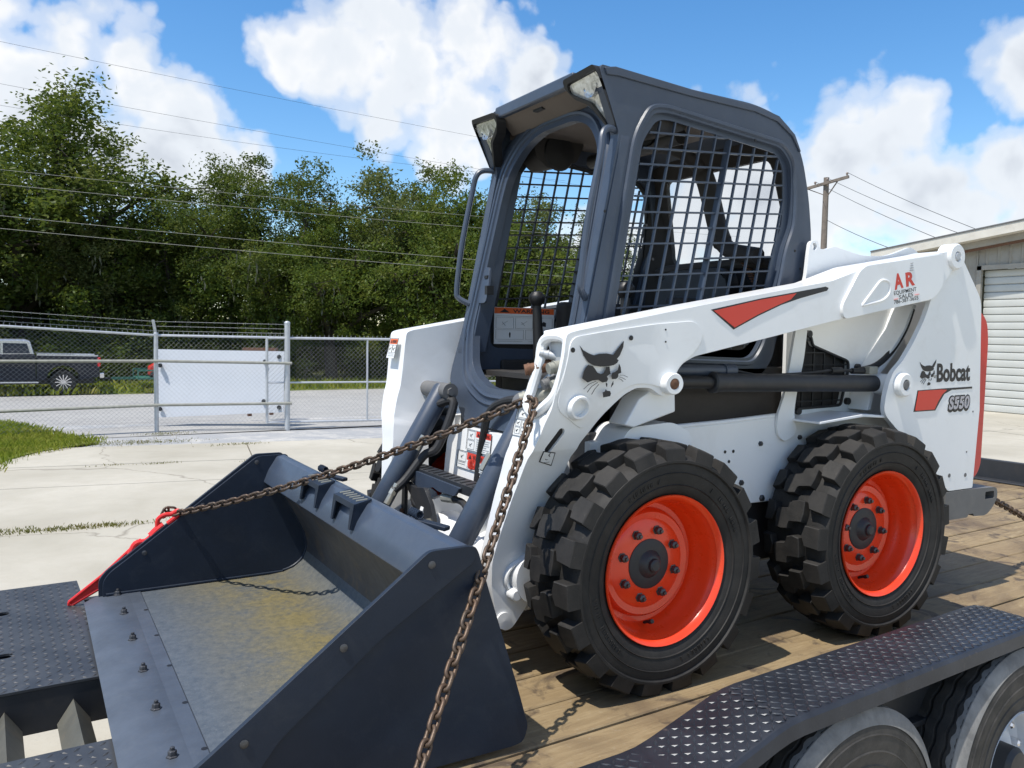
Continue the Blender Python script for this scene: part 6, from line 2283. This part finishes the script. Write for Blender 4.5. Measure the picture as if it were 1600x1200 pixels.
# rear stripe
st = [(1160, 800), (1300, 789), (1456, 779), (1456, 789), (1345, 797), (1305, 820), (1282, 860), (1256, 909), (1138, 917)]
quad_decal('stripe_outline', crop_pts(st, 1100, 380, .2875, -.652), -.652, BLACK_DECAL, RUP)
st2 = [(1165, 804), (1290, 795), (1318, 797), (1292, 822), (1270, 860), (1250, 903), (1146, 911)]
quad_decal('stripe', crop_pts(st2, 1100, 380, .2875, -.652), -.6534, RED_DECAL, RUP)
p0, p1 = xz([(1480, 643), (1515, 640)], -.652); hgt = xz([(1480, 618)], -.652)[0][1] - p0[1]
decal_text('S550', p0, p1, hgt, -.6530, BLACK_DECAL, RUP, bold=.085, shear=.15)
q0 = (p0[0] + .006, p0[1] + .007); q1 = (p1[0] - .006, p1[1] + .007)
decal_text('S550', q0, q1, hgt - .013, -.6540, paint('decal_silver', (.45, .43, .45), .4, var=.03), RUP, bold=.03, shear=.15)
# long arrow on the arm
ar = [(38, 361), (300, 302), (660, 236), (676, 243), (668, 258), (520, 300), (420, 335), (300, 392), (160, 469)]
quad_decal('stripe_outline', crop_pts(ar, 1100, 380, .2875, -.664), -.664, BLACK_DECAL, ARM_N)
ar2 = [(52, 367), (300, 309), (500, 272), (470, 305), (400, 336), (290, 388), (164, 458)]
quad_decal('stripe', crop_pts(ar2, 1100, 380, .2875, -.664), -.6654, RED_DECAL, ARM_N)
# dealer lettering on the rear casting
YC = -.6765
for t, a, b, h in (('A', (1398, 453), (1412, 449), 22), ('R', (1416, 448), (1430, 445), 20)):
    p0, p1 = xz([a, b], YC); hh = h * .00265
    decal_text(t, p0, p1, hh, YC, RED_DECAL, ARM_N, bold=.045, name='dealer_lettering')
for t, a, b, h in (('EQUIPMENT', (1397, 461.5), (1432, 454.5), 5.6), ('SALES', (1405, 467.5), (1427, 462.8), 5.6), ('786-387-3655', (1397, 475.5), (1435, 468), 5.6)):
    p0, p1 = xz([a, b], YC)
    decal_text(t, p0, p1, h * .00265, YC, BLACK_DECAL, ARM_N, bold=.012, name='dealer_lettering')
for a, b in (((1397, 468), (1403, 466.8)), ((1429, 461), (1436, 459.5))):
    p0, p1 = xz([a, b], YC); m = MB(); m.bar((p0[0], YC, p0[1]), (p1[0], YC, p1[1]), .001, .006, (0, 1, 0)); m.build('dealer_dash', RED_DECAL, ARM_N, smooth=0)
m = MB(); x, z = xz([(1424, 423)], YC)[0]
for k in range(4): m.bar((x - .012 + k * .002, YC, z + k * .009), (x + .012 - k * .002, YC, z + k * .009 + .003), .001, .006, (0, 1, 0))
m.build('dealer_logo', GREY_DECAL, ARM_N, smooth=0)
# hook pictogram plate low on the arm
pic = [(842, 722), (849, 705), (868, 707), (861, 728)]
fr_ = [(-.859, .698), (-.860, .734), (-.813, .726), (-.810, .682)]
quad_decal('pictogram_frame', fr_, -.664, BLACK_DECAL, ARM_N)
cc = Vector((sum(p[0] for p in fr_) / 4, sum(p[1] for p in fr_) / 4))
quad_decal('pictogram_field', [tuple(cc + (Vector(p) - cc) * .86) for p in fr_], -.6653, WHITE, ARM_N)
m = MB(); hk = [(cc.x + .007 * math.cos(t), -.667, cc.y + .001 + .007 * math.sin(t)) for t in np.linspace(-2.6, 1.5, 12)] + [(cc.x + .003, -.667, cc.y + .016)]
m.tube(hk, .0016, 5); m.bar((cc.x - .012, -.667, cc.y - .015), (cc.x + .012, -.667, cc.y - .014), .001, .003, (0, 1, 0)); m.build('pictogram', BLACK_DECAL, ARM_N, smooth=0)
bpy.context.view_layer.update()
for o in ARM_N.children:
    if o.name.startswith('pictogram'): lean_arm(o, -1)


def warning(parent, origin, ux, uz, w, h, head, body_lines, hdr_text=None, cells=0, name='warning_decal'):
    """flat printed label: origin = lower left, ux right, uz up, laid on a surface"""
    o = Vector(origin); ux = Vector(ux).normalized(); uz = Vector(uz).normalized(); nn = ux.cross(uz).normalized()
    pl_ = lambda a, b, c: tuple(o + ux * a + uz * b + nn * c)
    m = MB(); m.plate([(0, 0), (w, 0), (w, h), (0, h)], 0, .0008, (), pl_); e = m.build(name, WHITE_DECAL, parent, smooth=0)
    bl = MB(); rd = MB()
    T = .0012
    bl_lines = [((0, 0), (w, 0)), ((w, 0), (w, h)), ((w, h), (0, h)), ((0, h), (0, 0))]
    for a, b in bl_lines:
        bl.bar(pl_(*a, T), pl_(*b, T), .0004, .0022, nn)
    if head:
        rd.plate([(head[0], head[1]), (head[2], head[1]), (head[2], head[3]), (head[0], head[3])], T - .0003, T, (), pl_)
        rd.build('header', head[4], parent, smooth=0)
        tx = text_mesh(hdr_text or 'WARNING', 'lettering', 1, 1, .02, 0, 'LEFT', lambda a, b: (a, b, 0))
        xs_ = [v.co.x for v in tx.vertices]; x0, x1 = min(xs_), max(xs_)
        hw = (head[2] - head[0]) * .62; hh = (head[3] - head[1]) * .62
        for v in tx.vertices:
            v.co = Vector(pl_(head[0] + (head[2] - head[0]) * .30 + (v.co.x - x0) / (x1 - x0) * hw, head[1] + hh * .3 + v.co.y / .73 * hh, T + .0006))
        link('lettering', tx, BLACK_DECAL, parent)
        tri = [(head[0] + (head[2] - head[0]) * .08, head[1] + hh * .3), (head[0] + (head[2] - head[0]) * .25, head[1] + hh * .3), (head[0] + (head[2] - head[0]) * .165, head[1] + hh * 1.3)]
        bl.plate(tri, T, T + .0006, (), pl_)
    for (x0, x1, y) in body_lines:
        bl.bar(pl_(x0, y, T), pl_(x1, y, T), .0004, .0024, nn)
    for c in range(cells if isinstance(cells, int) else 0):
        pass
    if isinstance(cells, (list, tuple)):
        for (a, b, c_, d, kind) in cells:
            for q0, q1 in (((a, b), (c_, b)), ((c_, b), (c_, d)), ((c_, d), (a, d)), ((a, d), (a, b))):
                bl.bar(pl_(*q0, T), pl_(*q1, T), .0004, .0016, nn)
            mx, my = (a + c_) / 2, (b + d) / 2; s_ = min(c_ - a, d - b) * .3
            if kind == 1:
                bl.plate([(mx - s_, my - s_ * .8), (mx + s_ * .9, my - s_), (mx + s_, my + s_ * .2), (mx, my + s_ * .6), (mx - s_ * .6, my)], T, T + .0003, (), pl_)
            elif kind == 2:
                bl.plate([(mx - s_ * .2, my - s_), (mx + s_ * .2, my - s_), (mx + s_ * .35, my + s_ * .4), (mx, my + s_), (mx - s_ * .35, my + s_ * .4)], T, T + .0003, (), pl_)
            elif kind == 3:
                bl.bar(pl_(mx - s_, my - s_ * .5, T), pl_(mx + s_, my + s_ * .6, T), .0004, .003, nn); bl.bar(pl_(mx - s_, my + s_ * .3, T), pl_(mx + s_ * .2, my - s_ * .8, T), .0004, .003, nn)
    bl.build('print', BLACK_DECAL, parent, smooth=0)
    return e


FPX = lambda z: -.70 - .10 * (.72 - z) - .004
# pair of labels on the white front panel below the cab
fpu = Vector((0, -1, 0)); fpz = Vector((.10, 0, 1)).normalized()
warning(FR, (FPX(.632), .180, .632), fpu, fpz, .190, .078, (.072, .054, .187, .076, RED_DECAL),
        [(.078, .18, .046), (.078, .175, .038), (.078, .18, .030), (.078, .16, .022), (.078, .18, .014), (.078, .15, .007)], 'WARNING', [(.006, .042, .064, .074, 3), (.006, .005, .064, .038, 3)])
warning(FR, (FPX(.56), .245, .558), fpu, fpz, .240, .066, (.080, .036, .238, .064, RED_DECAL),
        [(.085, .23, .012), (.085, .21, .006), (.01, .07, .014), (.01, .07, .022)], 'WARNING', [(.006, .026, .074, .062, 3)])
tx = text_mesh('CARRY', 'lettering', .020, 1, .01, 0, 'LEFT', lambda a, b: tuple(Vector((FPX(.56) - .0025, .245, .558)) + fpu * (.10 + a) + fpz * (.017 + b)))
link('lettering', tx, RED_DECAL, FR)
# labels on the front faces of the two arms
warning(ARM_F, (-.868, .618, .97), (0, -1, 0), (.25, 0, 1), .085, .085, (.004, .060, .081, .082, ORANGE_DECAL), [(.01, .075, .010), (.01, .07, .018)], 'WARNING', [(.006, .024, .042, .056, 3), (.045, .024, .079, .056, 3)])
fx0 = on(793, 625, 0, -.91); 
warning(ARM_N, (-.889, -.470, .770), (0, -1, 0), (.22, 0, 1), .078, .085, None, [(.006, .072, .052)], None, [(.008, .056, .07, .080, 3), (.008, .006, .036, .026, 3), (.042, .006, .07, .026, 3), (.008, .029, .036, .049, 3), (.042, .029, .07, .049, 3)])
# operator label on the far side inside the cab
warning(cab, (-.485, .384, 1.035), (1, 0, 0), (0, 0, 1), .30, .155, (.002, .128, .298, .153, ORANGE_DECAL), [(.01, .29, .118), (.02, .14, .012), (.17, .28, .012)], 'WARNING', [(.01, .066, .095, .112, 3), (.105, .066, .19, .112, 3), (.20, .066, .29, .112, 1), (.01, .02, .145, .060, 2), (.155, .02, .29, .060, 1)])

# =================================================================== CHAINS AND BINDER
def link_mesh(rc=.0116, hs=.0098, r=.0049):
    pts_ = []
    for t in np.linspace(-math.pi / 2, math.pi / 2, 9): pts_.append((hs + rc * math.cos(t), rc * math.sin(t), 0))
    for t in np.linspace(math.pi / 2, 3 * math.pi / 2, 9): pts_.append((-hs + rc * math.cos(t), rc * math.sin(t), 0))
    m = MB(); m.tube(pts_, r, 8, closed=True)
    me = m.mesh('chain_link', 60); me.materials.append(CHAIN)
    return me


LINK = link_mesh()


def chain(path, parent, pitch=.0312, twist0=.6):
    P = [Vector(p) for p in path]
    S = [0]
    for a, b in zip(P[:-1], P[1:]): S.append(S[-1] + (b - a).length)

    def at(s):
        for i in range(len(S) - 1):
            if s <= S[i + 1]: return P[i].lerp(P[i + 1], (s - S[i]) / (S[i + 1] - S[i]))
        return P[-1]
    n = int(S[-1] / pitch)
    base = ORIGIN[parent.name]
    for k in range(n):
        a, b = at(k * pitch), at((k + 1) * pitch)
        d = (b - a).normalized()
        u = Vector((0, 0, 1)) if abs(d.z) < .85 else Vector((0, 1, 0))
        y = u.cross(d).normalized(); z = d.cross(y)
        ang = twist0 + (math.pi / 2 if k % 2 else 0) + random.uniform(-.18, .18)
        yy = y * math.cos(ang) + z * math.sin(ang); zz = d.cross(yy)
        o = bpy.data.objects.new('chain_link', LINK); COL.objects.link(o); o.parent = parent
        M = Matrix((d, yy, zz)).transposed().to_4x4()
        M.translation = (a + b) / 2 - base
        o.matrix_local = M


front_chain = thing('tie_down_chain', (-.86, -.56, .90), 'rusty tie-down chain from the bucket through the arm guard to the trailer side', 'chain')
A = Vector(on(272, 803, 1, .880)); B = Vector((-.872, -.500, .872)); Cc = Vector((-.885, -.585, .865)); Dd = Vector((-1.475, -1.10, .169)); Ee = Vector((-1.60, -1.21, .01))
pA = []
for t in np.linspace(0, 1, 14):
    p = A.lerp(B, t); p.z -= .035 * 4 * t * (1 - t); pA.append(p)
path = pA + [Vector((-.866, -.545, .888)), Cc]
for t in np.linspace(.06, 1, 10):
    p = Cc.lerp(Dd, t); p.z -= .008 * 4 * t * (1 - t); path.append(p)
path.append(Ee)
chain(path, front_chain)
rear_chain = thing('rear_tie_down_chain', (1.40, -.58, .42), 'rusty chain running from the rear bumper eye down to the deck', 'chain')
r0 = Vector((1.365, -.60, .425)); r1 = Vector(on(1600, 808, 1, -.48)); r2 = r1 + (r1 - r0) * .9
chain([r0, Vector(on(1560, 785, 1, -.54)), r1, r2], rear_chain, twist0=.2)
m = MB(); m.tube([(r2.x, r2.y - .05, 0.0), (r2.x, r2.y - .05, r2.z), (r2.x, r2.y + .05, r2.z), (r2.x, r2.y + .05, 0.0)], .010, 8); 
dring = thing('deck_ring', (r2.x, r2.y, 0), 'dark steel ring on the deck holding the rear chain', 'ring'); m.build('ring', STEEL_DK, dring)

binder = thing('chain_binder', (-1.85, .90, .15), 'red lever chain binder hooked over the far edge of the bucket', 'chain binder')
YB = .905
H0 = Vector(on(110, 943, 1, .93)); H1 = Vector(on(165, 905, 1, .905)); H2 = Vector(on(225, 848, 1, .90))
d = (H1 - H0).normalized()
m = MB()
nrm2 = Vector((0, 1, 0)).cross(d).normalized()
w0, w1 = .008, .020
m.tube([H0 + nrm2 * .004, H0 - d * .006, H0 - nrm2 * .006], .007, 8)
m.tube([H0 + nrm2 * w0, H1 + nrm2 * w1, H2 + nrm2 * .018], .0065, 8); m.tube([H0 - nrm2 * w0, H1 - nrm2 * w1, H2 - nrm2 * .018], .0065, 8)
m.add([H0 + nrm2 * w0, H1 + nrm2 * w1, H1 - nrm2 * w1, H0 - nrm2 * w0], [(0, 1, 2, 3)])
m.build('handle', RED_BINDER, binder)
K0 = Vector(on(205, 862, 1, .885)); K1 = Vector(on(262, 812, 1, .885))
m = MB()
m.tube(smooth_path([on(203, 868, 1, .89), on(212, 850, 1, .89), on(228, 846, 1, .89), on(240, 836, 1, .89)], 5), .013, 10); m.build('yoke', RED_BINDER, binder)
m = MB(); m.tube(smooth_path([on(236, 838, 1, .885), on(246, 828, 1, .885), on(256, 820, 1, .885)], 4), .017, 10); m.build('swivel', RED_BINDER, binder)
m = MB(); m.tube(smooth_path([on(246, 824, 1, .885), on(247, 812, 1, .885), on(256, 805, 1, .88), on(268, 803, 1, .875), on(278, 798, 1, .87), on(279, 804, 1, .865), on(262, 818, 1, .872)], 5), .0095, 10); m.build('grab_hook', RED_BINDER, binder)
tail = thing('loose_chain_end', tuple(on(262, 796, 1, .89)), 'loop of loose rusty chain links hanging by the red hook', 'chain')
chain([on(255, 806, 1, .89), on(257, 797, 1, .89), on(265, 794, 1, .89), on(273, 797, 1, .89), on(276, 804, 1, .89)], tail)
